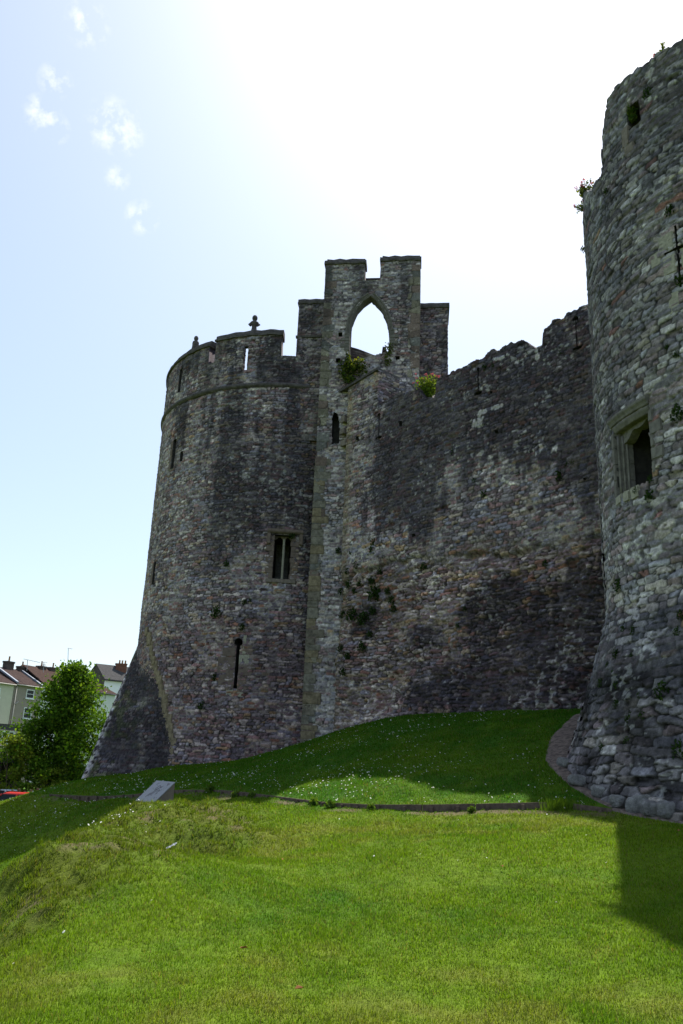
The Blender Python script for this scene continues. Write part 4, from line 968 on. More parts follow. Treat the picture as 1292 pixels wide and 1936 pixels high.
m = MB()   # cusped head, broken on the right
n = 16; K = n+1; P = []
top = [(ul_+(ur_-ul_)*k/n, zt_-.02) for k in range(K)]
bot = [(ul_+(ur_-ul_)*k/n, zt_-.05-.22*max(0, 1-k/n*1.5)**1.3-.10*abs(math.sin(2.4*math.pi*k/n))) for k in range(K)]
for o in (-.14, -.34):
    for (uu, zz) in top+bot:
        x, y = planG(np.array(uu), np.array(o)); P.append((float(x), float(y), zz))
f = []
for k in range(n): f += [(k, K+k, K+k+1, k+1), (2*K+k+1, 3*K+k+1, 3*K+k, 2*K+k), (K+k, 3*K+k, 3*K+k+1, K+k+1)]
m.add(P, f); m.build('tracery', M_WIN, e)
m = MB()
for q in range(5):
    z0_, z1_ = zb_+.1+(zt_-zb_-.1)*q/5, zb_+.1+(zt_-zb_-.1)*(q+.97)/5; block(m, planG, ur_+.0, ur_+.12+.2*(q % 2), z0_, z1_, -.05, .05, .03)
m.build('jamb', M_WIN, e, bevel=.02)
m = MB()
for q in range(3): block(m, planG, ul_-.1+q*.3, ul_+.18+q*.3, zb_-.2-.03*q, zb_+.02, -.6, .05, .04)
m.build('sill', M_PALE, e, bevel=.03)
e2 = empty('opening'); e2.parent = gate; e2.matrix_parent_inverse = Matrix.Translation(-Vector(gate.location)); reveal('reveal', e2, holeG, planG, .9)
h0 = np.array(holeG); m = MB(); block(m, planG, float(h0[0, 0])-.2, float(h0[0, 0])-.0, float(h0[0, 1])-.35, float(h0[0, 1])+.15, -.3, .04, .03); block(m, planG, float(h0[0, 0])-.14, float(h0[0, 0])+.14, float(h0[0, 1])-.62, float(h0[0, 1])-.37, -.3, .05, .03)
m.build('quoins', M_DRESS, e2, bevel=.02)
e3 = arrow_slit(gate, planG, crossG, [(M_PALE, [(cx-.62, cx-.38, czm-.16, czm+.16), (cx-.34, cx-.05, czm-.5, czm-.08), (cx+.06, cx+.4, czm-.5, czm-.08), (cx-.4, cx-.06, czm+.08, czm+.45), (cx-.3, cx-.06, cz0-.5, cz0-.02)])], .8)
# loose boulders at the foot
for k, (px, py, Y, s_) in enumerate([(1092, 1470, 16.8, .26), (1112, 1484, 15.6, .30), (1140, 1494, 14.9, .34), (1172, 1504, 14.3, .32), (1205, 1511, 13.9, .42), (1238, 1517, 13.6, .36), (1268, 1524, 13.4, .42)]):
    bm = bmesh.new(); bmesh.ops.create_icosphere(bm, subdivisions=4, radius=1)
    P = np.array([v.co[:] for v in bm.verts]); d = .55*(fbm(P[:, 0]*1.3+k*7, P[:, 1]*1.3+P[:, 2], 3, 60+k)-.5)+.25*(fbm(P[:, 0]*4+k, P[:, 2]*4+P[:, 1]*2, 3, 80+k)-.5)
    Q = P*(1+d)[:, None]; Q = np.sign(Q)*np.abs(Q)**.65; Q = Q*(1+.10*(fbm(P[:, 0]*9+k, P[:, 2]*9+P[:, 1]*5, 3, 85)-.5))[:, None]*np.array([.8, .55, .5])*s_*.72
    c = atY(px, py, Y); dv = np.array([c[0]-GC[0], c[1]-GC[1]]); dv = GC+dv/np.linalg.norm(dv)*(GR+1.10+.1*(k % 2)); c = np.array([dv[0], dv[1], float(height(dv[0], dv[1]))+.10])
    cc = np.full((len(Q), 3), .17)*(.6+.8*fbm(P[:, 0]*2+k, P[:, 2]*2, 3, 70))[:, None]*np.array([1, .98, .96])
    me = npmesh('foundation_boulder', Q, [np.array([[v.index for v in f.verts] for f in bm.faces])], cc); bm.free()
    o = link('foundation_boulder', me, M_STONE); o.location = tuple(c); o.rotation_euler = (random.uniform(-.2, .2), random.uniform(-.2, .2), random.random()*6)
    tag(o, ['grey boulder beside the gravel bend, first at the foot of the near tower', 'grey boulder at the near tower foot, second from the path bend', 'grey boulder at the near tower foot, third from the path bend', 'grey boulder at the near tower foot, in the middle of the row',
            'broad grey boulder at the near tower foot, third from the right frame edge', 'grey boulder at the near tower foot, second from the right frame edge', 'grey boulder at the near tower foot, closest to the right frame edge'][k], 'boulder', 'boulders along the near tower foot')

# ------------------------------------------------------------------ plants rooted in the walls
def leaf_cluster(n, rad, size, cols, flat=.6, seed=0, droop=0):
    r = np.random.default_rng(seed); p = r.normal(0, 1, (n, 3)); p /= np.linalg.norm(p, axis=1)[:, None]; p *= (r.random(n)**.45)[:, None]*rad
    p[:, 2] *= flat; p[:, 2] -= droop*np.hypot(p[:, 0], p[:, 1])
    return leaves_at(p, size, cols, r)
def leaves_at(p, size, cols, r, up=.5):
    n = len(p); d = r.normal(0, 1, (n, 3)); d[:, 2] += up; d /= np.linalg.norm(d, axis=1)[:, None]
    s = np.cross(d, r.normal(0, 1, (n, 3))); s /= np.linalg.norm(s, axis=1)[:, None]+1e-9
    L = (size*(.55+.9*r.random(n)))[:, None]; nrm = np.cross(d, s)
    V = np.stack([p-d*L*.5, p+s*L*.30+nrm*L*.06, p+d*L*.5-nrm*L*.05, p-s*L*.30+nrm*L*.06], 1).reshape(-1, 3)
    cols = np.array(cols); c = cols[r.integers(0, len(cols), n)]*(.6+.8*r.random(n))[:, None]
    return V, np.repeat(c, 4, 0)
def leafmesh(name, V, C): return npmesh(name, V, [np.arange(len(V)).reshape(-1, 4)], C, False)
DKG = [(.020, .045, .012), (.030, .060, .014), (.042, .072, .020)]
protos = [leafmesh('wall_tuft', *leaf_cluster(150, .19, .075, DKG, .9, 100+k, .35)) for k in range(4)]
def surf_pt(kind, x, y):
    if kind == 'L': return on_cyl(x, y, LC, LR+.05), np.array([0, -1., 0])
    if kind == 'W':
        p = on_plane(x, y, np.array([WA[0]+WN[0]*.05, WA[1]+WN[1]*.05, 0]), np.array([WN[0], WN[1], 0.]))
        u = float((p[:2]-WA)@WD); 
        for _ in range(3):
            o = float(outW(np.array([u]), np.array([p[2]]))[0])-.03; p = on_plane(x, y, np.array([WA[0]+WN[0]*o, WA[1]+WN[1]*o, 0]), np.array([WN[0], WN[1], 0.])); u = float((p[:2]-WA)@WD)
        return p, np.array([WN[0], WN[1], 0])
    p = on_cyl(x, y, GC, GR+.03)
    for _ in range(4):
        u = GR*math.atan2(p[0]-GC[0], GC[1]-p[1]); p = on_cyl(x, y, GC, GR+float(outG(np.array([u]), np.array([p[2]]))[0])+.02)
    return p, np.array([0, 0, 0])
TUFTS = {'W': [(640, 1039, .8), (665, 1044, .7), (708, 1022, 1.0), (705, 1036, .9), (675, 1066, 1.0), (659, 1077, .9), (718, 1080, .7), (659, 1104, .9), (645, 1117, .8), (671, 1114, .8), (680, 1102, .7), (703, 1096, .9), (709, 1119, 1.7), (733, 1116, .8), (740, 1132, .9),
   (600, 1159, 1.5), (622, 1143, 1.4), (648, 1159, 1.0), (667, 1161, 1.5), (688, 1168, 1.6), (704, 1154, .9), (745, 1149, .9), (601, 1177, .8), (600, 1203, .8), (645, 1224, .9), (685, 1221, 1.1), (699, 1198, .8), (657, 1238, .8), (648, 1268, .9), (592, 1284, .9), (606, 1299, 1.2),
   (899, 908, .8), (917, 932, .9), (980, 895, .6), (1060, 896, 1.2), (801, 1068, .8), (1031, 1063, .6), (866, 1182, .6), (727, 1051, .6), (919, 693, .9), (857, 853, .8), (1084, 872, .7), (1072, 877, .6), (1063, 665, .6), (934, 690, .6), (878, 1150, .5)],
 'L': [(410, 1154, 1.5), (429, 1065, .8), (459, 1184, .9), (406, 1278, .9), (382, 1332, 1.0), (553, 1011, .9), (463, 1137, .7), (473, 1134, .5), (596, 1059, .7)],
 'G': [(1267, 396, .8), (1225, 175, .8), (1147, 360, .5), (1287, 527, .9), (1284, 779, 1.1), (1230, 934, .8), (1203, 926, .5), (1232, 905, .6), (1262, 654, .4), (1279, 668, .45), (1171, 1106, .9), (1198, 1190, .6), (1179, 1187, .45), (1166, 1234, .6), (1255, 1304, 1.1), (1137, 1289, .6), (1166, 1292, .55),
   (1166, 1330, .5), (1216, 1350, .5), (1191, 1356, .6), (1285, 1414, 1.0), (1289, 1162, .6), (1281, 1192, .5), (1140, 1411, .5), (1186, 1400, .55), (1150, 1255, .35), (1195, 1238, .35), (1210, 1313, .4), (1104, 470, .6), (1160, 1270, .35)]}
SPECIAL = {('W', 709, 1119): 'widest dark green tuft in the cluster on the lower curtain wall', ('W', 600, 1159): 'bushy green tuft at the left end of the curtain wall beside the pale quoins', ('W', 1060, 896): 'lone rounded green tuft high on the curtain wall close to the near tower',
 ('L', 410, 1154): 'round dark green tuft on the round tower, left above the cross slit', ('L', 553, 1011): 'small green tuft growing over the two-light window label', ('L', 382, 1332): 'green tuft near the foot of the round tower by the pale seam', ('L', 459, 1184): 'thin green tuft just above the cross slit of the round tower',
 ('G', 1171, 1106): 'shaggy olive tuft on the pale wall left side of the near tower', ('G', 1255, 1304): 'wide dark tuft on the sloping boulder foot of the near tower', ('G', 1284, 779): 'dark green tuft right of the moulded window at the frame edge', ('G', 1230, 934): 'green tuft below the sill of the moulded window', ('G', 1285, 1414): 'dark tuft low on the boulder foot at the right frame edge', ('G', 1267, 396): 'dark tuft above the cross-shaped slit of the near tower'}
GRP = {'W': ('small green tuft rooted in the joints of the curtain wall', 'green tufts on the curtain wall'), 'L': ('small green tuft rooted in the round tower masonry', 'green tufts on the round tower'), 'G': ('small green tuft rooted in the near tower masonry', 'green tufts on the near tower')}
for kd, lst in TUFTS.items():
    for i, (x, y, s) in enumerate(lst):
        p, n = surf_pt(kd, x, y); o = bpy.data.objects.new('wall_tuft', protos[(i*7+x) % 4])
        if not len(o.data.materials): o.data.materials.append(M_LEAF)
        COL.objects.link(o); o.location = tuple(p); k = s*(1.0 if kd != 'G' else .95); o.scale = (k*.95, k*.8, k*1.05); o.rotation_euler = (0, 0, random.random()*6)
        if (kd, x, y) in SPECIAL: tag(o, SPECIAL[(kd, x, y)], 'plant')
        else: tag(o, GRP[kd][0], 'plant', GRP[kd][1])
# flowering valerian
YG = [(.12, .19, .025), (.16, .22, .035), (.08, .14, .02)]; PINK = [(.36, .08, .18), (.42, .12, .24), (.28, .06, .14)]
def valerian(base, h, w, nst, label, seed, cols=YG, fl=1.0):
    r = np.random.default_rng(seed); e = empty('flowering_valerian', base); tag(e, label, 'plant', None)
    st = MB(); P = []; Fp = []
    for k in range(nst):
        a = r.random()*6.28; sp = w*(.3+.7*r.random()); hh = h*(.55+.5*r.random()); tip = np.array(base)+[math.cos(a)*sp, math.sin(a)*sp, hh]
        mid = np.array(base)+[math.cos(a)*sp*.4, math.sin(a)*sp*.4, hh*.55]; st.tube([base, mid, tip], [.012, .009, .006], 5)
        for q in np.linspace(.1, .85, 16): b = (np.array(base)*(1-q)**2+2*q*(1-q)*mid+q*q*tip); P += [b+r.normal(0, .05*w/.3, 3) for _ in range(2)]
        if r.random() < fl*.5: Fp += [tip+r.normal(0, .022, 3) for _ in range(26)]
    st.build('stem', flat_mat('valerian_stem', (.10, .13, .04), .8, .1, 20, .2, 0), e)
    V, C = leaves_at(np.array(P), .075*(h/.55)**.5, cols, r); link('foliage', leafmesh('foliage', V, C), M_LEAF, e)
    for k in range(0, len(Fp), 26): V, C = leaves_at(np.array(Fp[k:k+26]), .035, PINK, r); link('flower_head', leafmesh('flower_head', V, C), M_LEAF, e)
p = on_plane(808, 752, np.array([WA[0]-WN[0]*.35, WA[1]-WN[1]*.35, 0]), np.array([WN[0], WN[1], 0.]))
valerian(tuple(p), .95, .55, 40, 'leafy valerian with pink flowers in the notch on top of the curtain wall', 5)
p = on_cyl(1110, 380, GC, GR-.15); valerian(tuple(p), .62, .28, 14, 'straggling pink-flowered valerian on the broken ledge of the near tower', 6, [(.06, .09, .02), (.13, .16, .03)])
p = on_cyl(1102, 398, GC, GR+.0); valerian(tuple(p), .25, .22, 10, 'small valerian hanging off the near tower edge below the broken ledge', 9, [(.05, .09, .02), (.11, .15, .03)], .5)
p = on_cyl(1196, 232, GC, GR-.08); valerian(tuple(p), .48, .2, 9, 'thin valerian with pink flowers in the square opening near the tower top', 7, [(.05, .10, .02), (.10, .14, .03)])
p = on_cyl(1253, 110, GC, GR-.1); valerian(tuple(p), .28, .25, 8, 'low yellow-green plant on the very top of the near tower', 8, [(.09, .13, .02), (.16, .19, .03)], .3)
u, z = uvT(760, 705); 
# ivy hanging from the sill of the arch
r = np.random.default_rng(12); P = []; iv = empty('ivy', (T0[0]+.9, T0[1], 14.5)); tag(iv, 'yellow-green ivy hanging from the sill of the open pointed arch', 'ivy')
for (xa, ya, xb, yb, n) in [(648, 690, 695, 720, 420), (655, 682, 690, 700, 260), (643, 685, 660, 712, 120), (650, 712, 672, 722, 120), (656, 668, 661, 690, 50)]:
    for _ in range(n):
        fx, fy = r.random(), r.random(); 
        if xa == 648 and fy > .35+.65*(1-fx*.85): continue
        x, y = xa+(xb-xa)*fx, ya+(yb-ya)*fy; q = on_plane(x, y, np.array([T0[0]+TN[0]*.1, T0[1]+TN[1]*.1, 0]), np.array([TN[0], TN[1], 0.])); P.append(q+r.normal(0, .05, 3)+np.append(TN*abs(r.normal(0, .07)), 0))
V, C = leaves_at(np.array(P), .12, [(.10, .13, .02), (.05, .09, .015), (.14, .15, .03), (.035, .06, .012)], r, .0); link('foliage', leafmesh('foliage', V, C), M_LEAF, iv)
sm = MB()
for pts in [[(650, 700), (641, 712), (640, 722), (636, 715)], [(655, 715), (652, 726), (646, 735)], [(662, 722), (664, 732)], [(648, 694), (638, 690), (634, 699)]]:
    sm.tube([on_plane(x, y, np.array([T0[0]+TN[0]*.08, T0[1]+TN[1]*.08, 0]), np.array([TN[0], TN[1], 0.])) for x, y in pts], .015, 5)
sm.build('stem', flat_mat('ivy_stem', (.09, .075, .05), .9, .1, 20, .2, 0), iv)
P = []
for _ in range(110):
    t = r.random(); q = on_plane(733+4*r.normal()+4*t, 690-42*t, np.array([T0[0]+TN[0]*.1, T0[1]+TN[1]*.1, 0]), np.array([TN[0], TN[1], 0.])); P.append(q+r.normal(0, .04, 3))
V, C = leaves_at(np.array(P), .11, [(.07, .10, .02), (.10, .12, .025)], r); o = link('ivy_sprig', leafmesh('ivy_sprig', V, C), M_LEAF); tag(o, 'small ivy sprig climbing the right jamb of the pointed arch', 'ivy')

# weeds along the timber edging
wp = []
for k, (x, y, Y, s, lab) in enumerate([(594, 1519, 16.4, .9, 'dark weed at the foot of the timber edging, leftmost of the pair near the bend'), (398, 1497, 21.2, 1.3, 'leafy weed on the timber edging right of the plinth'), (447, 1500, 19.7, 1.0, 'small weed below the timber edging, second to the right of the plinth'), (624, 1522, 16.0, .8, 'small weed below the timber edging just before the straight run'),
        (478, 1505, 18.8, .8, 'small weed below the timber edging, third to the right of the plinth'), (702, 1526, 15.3, .6, 'tiny weed below the middle of the timber edging'), (892, 1524, 14.6, .6, 'tiny weed below the right half of the timber edging')]):
    V, C = leaf_cluster(90, .13, .09, [(.05, .10, .015), (.08, .14, .02)], .8, 300+k); o = link('weed', leafmesh('weed', V, C), M_LEAF); q = atY(x, y, Y); o.location = (q[0], q[1], float(height(q[0], q[1]))+.05); o.scale = (s,)*3; tag(o, lab, 'weed', 'weeds along the timber edging')
q = atY(1062, 1519, 14.3); V = []; C = []; r = np.random.default_rng(44)
for k in range(420):
    a = r.random()*6.28; d = abs(r.normal(0, .16)); b = np.array([math.cos(a)*d*1.6, math.sin(a)*d*.7, 0]); ln = .16+.16*r.random(); le = r.normal(0, .4, 2); w = .007
    t = b+[le[0]*ln, le[1]*ln, ln]; V += [b+[-w, 0, -.03], b+[w, 0, -.03], t]; C += [np.array([.09, .15, .015])*(.6+.7*r.random())]*3
o = link('grass_tussock', npmesh('grass_tussock', np.array(V), [np.arange(len(V)).reshape(-1, 3)], np.array(C), False), M_GRASS); o.location = (q[0], q[1], float(height(q[0], q[1]))); o.scale = (.7, .7, .75); tag(o, 'long bright grass tussock filling the gap in the timber edging', 'grass tuft')

# ------------------------------------------------------------------ information plinth, litter, leaves
c0 = atY(290, 1534, 19.2); gz_ = float(height(c0[0], c0[1])); c0 = np.array([c0[0], c0[1], gz_+.0])
dL = np.array([-.74, .67, 0])*.70; dR = np.array([.70, .71, 0])*.52
pl = empty('information_plinth', c0); tag(pl, 'low grey wedge-shaped information plinth with a sloping engraved top on the grass mound', 'information plinth')
hz0, hz1 = .16, .60
m = MB(); m.hexa([c0, c0+dR, c0+dR+dL, c0+dL, c0+[0, 0, hz0], c0+dR+[0, 0, hz1], c0+dR+dL+[0, 0, hz1], c0+dL+[0, 0, hz0]])
m.build('body', flat_mat('grey_brown_plinth_stone', (.21, .165, .145), .8, .2, 12, .15, .003), pl, bevel=.008)
a0 = c0+[0, 0, hz0+.001]; sl_ = dR+np.array([0, 0, hz1-hz0]); nn3 = np.cross(sl_, dL); nn3 /= np.linalg.norm(nn3)
m = MB(); m.box(a0-sl_*.01-dL*.02, sl_*1.02, dL*1.04, nn3*.02)
pan = m.build('panel', flat_mat('pale_grey_panel', (.25, .25, .265), .7, .2, 30, .06, .0005), pl, bevel=.004)
m = MB(); b0 = a0+nn3*.0205; es, et = sl_, dL
def stroke(s0, t0, s1, t1, w=.006):
    p = b0+es*s0+et*t0; q = b0+es*s1+et*t1; d = (q-p)/np.linalg.norm(q-p); k = np.cross(nn3, d)*w; m.hexa([p-k, p+k, q+k, q-k, p-k+nn3*.002, p+k+nn3*.002, q+k+nn3*.002, q-k+nn3*.002])
for s in [(.25, .62, .62, .50), (.28, .68, .40, .62), (.40, .60, .72, .42), (.62, .50, .72, .42), (.55, .60, .62, .50), (.30, .55, .52, .44), (.52, .44, .60, .36), (.62, .62, .78, .55), (.66, .40, .78, .36), (.72, .42, .78, .55), (.45, .38, .56, .30), (.2, .7, .34, .66), (.80, .78, .90, .74), (.78, .2, .9, .14), (.84, .22, .92, .2), (.36, .36, .44, .3)]: stroke(*s, .009)
for k in range(22): s, t = .15+.75*random.random(), .12+.76*random.random(); stroke(s, t, s+.03+.03*random.random(), t-.02, .004)
m.build('engraved_plan', flat_mat('engraving_dark', (.10, .09, .10), .7), pan)
q = atY(318, 1652, 11.6); zz = float(height(q[0], q[1])); bm = bmesh.new(); n = 10
for i in range(n+1):
    for j in range(4): bm.verts.new(((i/n-.5)*.26, (j/3-.5)*(.03+.06*abs(math.sin(i*.55))), .05+.11*i/n+.018*math.sin(i*2.1+j*1.7)))
bm.verts.ensure_lookup_table()
for i in range(n):
    for j in range(3): bm.faces.new([bm.verts[i*4+j], bm.verts[(i+1)*4+j], bm.verts[(i+1)*4+j+1], bm.verts[i*4+j+1]])
bmesh.ops.solidify(bm, geom=bm.faces[:], thickness=.003); me = bpy.data.meshes.new('paper_scrap'); bm.to_mesh(me); bm.free()
o = link('paper_scrap', me, flat_mat('crumpled_white_paper', (.78, .79, .84), .7, .2, 20, .05, 0)); o.location = (q[0], q[1], zz); o.rotation_euler = (0, 0, .5); o.scale = (.6, .6, .7); tag(o, 'crumpled white scrap of paper lying on the lawn below the mound', 'litter')
M_DEAD = flat_mat('dead_leaf', (.26, .11, .04), .8, .2, 30, .3, 0)
for x, y, lab in [(535, 1632, 'small orange fallen leaf on the lawn left of centre'), (1283, 1580, 'pale orange fallen leaf at the right edge in the tower shade'), (950, 1653, 'dark brown fallen leaf on the upper lawn'), (565, 1890, 'brown fallen leaf near the bottom middle of the lawn'), (461, 1799, 'straw coloured fallen leaf on the lower lawn left of centre')]:
    d = ray(x, y); t = 4.0/np.hypot(d[0], d[1])
    for _ in range(400):
        p = d*t
        if p[2] < float(height(p[0], p[1], False)): break
        t *= 1.006
    me = bpy.data.meshes.new('fallen_leaf'); L = .035
    me.from_pydata([(-L, 0, 0), (-L*.3, -L*.45, .012), (L*.6, -L*.3, .014), (L, 0, .004), (L*.6, L*.35, .012), (-L*.3, L*.5, .016), (0, 0, 0)], [], [(0, 1, 6), (1, 2, 6), (2, 3, 6), (3, 4, 6), (4, 5, 6), (5, 0, 6)]); me.update()
    o = link('fallen_leaf', me, M_DEAD); o.location = (p[0], p[1], float(height(p[0], p[1]))+.05); o.rotation_euler = (.2, .1, random.random()*6); tag(o, lab, 'leaf', 'fallen leaves on the lawn')

# ------------------------------------------------------------------ houses, cars and trees beyond the castle
def Df(x): return 95/(1-.00087*(x-30))
H0 = atY(-140, 1330, Df(-140))[:2]; H1 = atY(200, 1330, Df(200))[:2]; HD = (H1-H0)/np.linalg.norm(H1-H0); HN = np.array([HD[1], -HD[0]])
def fac(x, y, off=0.0):
    p = on_plane(x, y, np.array([H0[0]+HN[0]*off, H0[1]+HN[1]*off, 0]), np.array([HN[0], HN[1], 0.])); return float((p[:2]-H0)@HD), float(p[2])
def PH(t, off, z): return np.array([H0[0]+HD[0]*t+HN[0]*off, H0[1]+HD[1]*t+HN[1]*off, z])
ZG = -4.6
def roof_mat(name, c, sc=3.2):
    m, nt, b = mat(name, .9, .03); n = nz(nt, 3, 5, .7); c = np.array(c)*.75; r = ramp(nt, n.outputs[0], [(.3, tuple(c*.7)), (.7, tuple(c*1.3))])
    t = nt.nodes.new('ShaderNodeTexCoord'); w = nt.nodes.new('ShaderNodeTexWave'); w.wave_type = 'BANDS'; w.bands_direction = 'Z'; w.inputs['Scale'].default_value = sc; w.inputs['Distortion'].default_value = .6
    nt.links.new(t.outputs['Object'], w.inputs['Vector']); r2 = ramp(nt, w.outputs[0], [(.0, (.7,)*3), (.5, (1.1,)*3)])
    nt.links.new(mulc(nt, r.outputs[0], r2.outputs[0]), b.inputs['Base Color']); bump(nt, w.outputs[0], b, .6, .05); return m
M_RT = roof_mat('brown_roof_tile', (.075, .052, .047)); M_RR = roof_mat('red_roof_tile', (.078, .05, .042)); M_SL = roof_mat('grey_slate', (.10, .097, .097), 4)
M_CREAM = flat_mat('cream_render', (.52, .49, .39), .9, .1, 2, .06, 0); M_TAUPE = flat_mat('taupe_render', (.28, .235, .20), .9, .1, 2, .08, 0); M_WHITE = flat_mat('white_render', (.62, .62, .60), .9, .1, 2, .06, 0); M_BWHITE = flat_mat('bright_white_render', (.74, .75, .78), .9, .1, 2, .04, 0)
M_BRICK = flat_mat('dark_chimney_brick', (.085, .065, .06), .95, .1, 3, .35, 0); M_RBRICK = flat_mat('red_chimney_brick', (.16, .075, .055), .95, .1, 4, .3, 0); M_POT = flat_mat('clay_pot', (.34, .19, .11), .9, .1, 5, .2, 0)
M_FRAME = flat_mat('white_window_frame', (.75, .76, .76), .5, .3, 5, .03, 0); M_LEAD = flat_mat('lead_flashing', (.13, .16, .21), .5, .4, 4, .2, 0); M_PIPE = flat_mat('grey_downpipe', (.35, .33, .29), .5, .3, 5, .1, 0)
mg, ntg, bg_ = mat('dark_window_glass', .25, .12); bg_.inputs['Base Color'].default_value = (.02, .025, .03, 1); M_GLASS = mg
M_METAL = flat_mat('aerial_metal', (.25, .26, .28), .5, .4, 5, .1, 0); M_DARK = flat_mat('dark_gutter', (.03, .03, .035), .6, .3, 5, .1, 0)
def window(parent, x0, x1, y0, y1, panes=(1, 2), off=0.0):
    t0, zt = fac(x0, y0); t1, _ = fac(x1, y0); _, zb = fac((x0+x1)/2, y1); f = .09
    m = MB()
    for a, b, c, d in ((t0, t1, zb, zb+f), (t0, t1, zt-f, zt), (t0, t0+f, zb+f, zt-f), (t1-f, t1, zb+f, zt-f)): m.box(PH(a, .0, c), np.append(HD*(b-a), 0), np.append(HN*.06, 0), [0, 0, d-c])
    nx, ny = panes
    for k in range(1, nx): t = t0+(t1-t0)*k/nx; m.box(PH(t-.03, .0, zb+f), np.append(HD*.06, 0), np.append(HN*.055, 0), [0, 0, zt-zb-2*f])
    for k in range(1, ny): z = zb+(zt-zb)*k/ny; m.box(PH(t0+f, .0, z-.025), np.append(HD*(t1-t0-2*f), 0), np.append(HN*.05, 0), [0, 0, .05])
    w = m.build('window', M_FRAME, parent)
    m = MB(); m.box(PH(t0+f, .0, zb+f), np.append(HD*(t1-t0-2*f), 0), np.append(HN*.02, 0), [0, 0, zt-zb-2*f]); m.build('pane', M_GLASS, w)
    m = MB(); m.box(PH(t0-.08, .0, zb-.09), np.append(HD*(t1-t0+.16), 0), np.append(HN*.14, 0), [0, 0, .088]); m.build('sill', M_FRAME, w)
def chimney(parent, t, off, zb, zt, w, pots, mt=M_BRICK, l=.7):
    m = MB(); m.box(PH(t-w/2, off, zb), np.append(HD*w, 0), np.append(-HN*l, 0), [0, 0, zt-zb-.2]); m.box(PH(t-w/2-.06, off+.06, zt-.199), np.append(HD*(w+.12), 0), np.append(-HN*(l+.12), 0), [0, 0, .2])
    c = m.build('chimney', mt, parent)
    for k in range(pots):
        p = PH(t+(k-(pots-1)/2)*.36, off-l/2, zt+.002); q = MB(); q.lathe(p, [(.12, 0), (.11, .1), (.09, .5), (.115, .52), (.115, .6), (.08, .6)], 10); q.build('chimney_pot', M_POT, c, True)
def terrace(label, x0, x1, ye0, ye1, yr0, yr1, wall_m, roof_m, hip=False, dep=7.0):
    t0, z0 = fac(x0, ye0); t1, z1 = fac(x1, ye1); ze = (z0+z1)/2; zr = (fac(x0, yr0, -dep/2)[1]+fac(x1, yr1, -dep/2)[1])/2
    e = empty('terraced_house', PH((t0+t1)/2, 0, ZG)); tag(e, label, 'house')
    m = MB(); g = .004
    P = [PH(t0+g, 0, ZG-.5), PH(t1-g, 0, ZG-.5), PH(t1-g, -dep, ZG-.5), PH(t0+g, -dep, ZG-.5), PH(t0+g, 0, ze), PH(t1-g, 0, ze), PH(t1-g, -dep, ze), PH(t0+g, -dep, ze)]; m.hexa(P)
    if not hip: m.add([PH(t1-g, 0, ze), PH(t1-g, -dep, ze), PH(t1-g, -dep/2, zr-.1)], [(0, 1, 2)]); m.add([PH(t0+g, 0, ze), PH(t0+g, -dep, ze), PH(t0+g, -dep/2, zr-.1)], [(0, 2, 1)])
    m.build('wall', wall_m, e)
    ov = .25; k = (zr-ze)/(dep/2); zo = ze-ov*k+.03; rt1 = t1-(dep/2*.9 if hip else 0); t1o = t1+(.2 if hip else -g); m = MB(); th = .16
    for s in (1,):
        A = [PH(t0+g, ov, zo), PH(t1o, ov, zo), PH(rt1, -dep/2, zr), PH(t0+g, -dep/2, zr), PH(t0+g, -dep-ov, zo), PH(t1o, -dep-ov, zo)]
        B = [a+np.array([0, 0, th]) for a in A]; Fc = [(0, 1, 2, 3), (3, 2, 5, 4)]; m.add(A+B, [(6+0, 6+1, 6+2, 6+3), (6+3, 6+2, 6+5, 6+4), (0, 3, 2, 1), (3, 4, 5, 2), (0, 1, 7, 6), (1, 5, 11, 7) if not hip else (1, 2, 8, 7), (4, 10, 11, 5), (0, 6, 9, 3), (3, 9, 10, 4)])
        if hip: m.add([B[1], B[5], B[2], A[1], A[5], A[2]], [(0, 1, 2), (3, 5, 4), (0, 3, 4, 1)])
    r = m.build('roof', roof_m, e)
    m = MB(); m.tube([PH(t0+.02, ov+.06, zo+.02), PH(t1-.02, ov+.06, zo+.02)], .07, 8); m.build('gutter', M_PIPE if wall_m is not M_WHITE else M_DARK, e, True)
    return e, (t0, t1, ze, zr, k), r
ca, ia, ra = terrace('cream rendered house with brown tiled roof at the left edge of the frame', -110, 27.5, 1276, 1294, 1255, 1271, M_CREAM, M_RT)
window(ca, -14, 2, 1299, 1318); window(ca, -60, -44, 1296, 1315); window(ca, -60, -44, 1330, 1350)
t, z = fac(14, 1268, -3.5); chimney(ra, t, -3.1, ia[3]-.6, fac(14, 1250, -3.5)[1], 1.15, 1)
cb, ib, rb = terrace('taupe rendered house with two white sash windows between cream and white houses', 28.5, 80, 1293, 1299, 1269, 1275, M_TAUPE, M_RT)
window(cb, 51, 65.5, 1303, 1321, (1, 2)); window(cb, 46, 61, 1337, 1359, (1, 2))
t, z = fac(41, 1268, -3.5); chimney(rb, t, -3.1, ib[3]-.5, fac(41, 1260, -3.5)[1], 1.3, 1)
t, z = fac(75, 1273, -3.5); chimney(rb, t, -3.0, ib[3]-.5, fac(75, 1259, -3.5)[1], 1.1, 1)
m = MB(); t, z = fac(31.5, 1294); m.tube([PH(t, .12, z), PH(t, .12, ZG)], .06, 8); m.tube([PH(t+.1, .12, fac(30, 1330)[1]), PH(t-.1, .3, fac(30, 1330)[1]-.1), PH(t+.6, .12, fac(30, 1326)[1])], .06, 6); m.build('downpipe', M_PIPE, cb, True)
k_ = ib[4]
for tt in (ib[0]+.05, ib[1]-.35): m = MB(); m.box(PH(tt, .2, ib[2]+.05), np.append(HD*.32, 0), np.append(-HN*3.6, 0)+[0, 0, 3.6*k_], [0, 0, .22]); m.build('lead_valley', M_LEAD, cb)
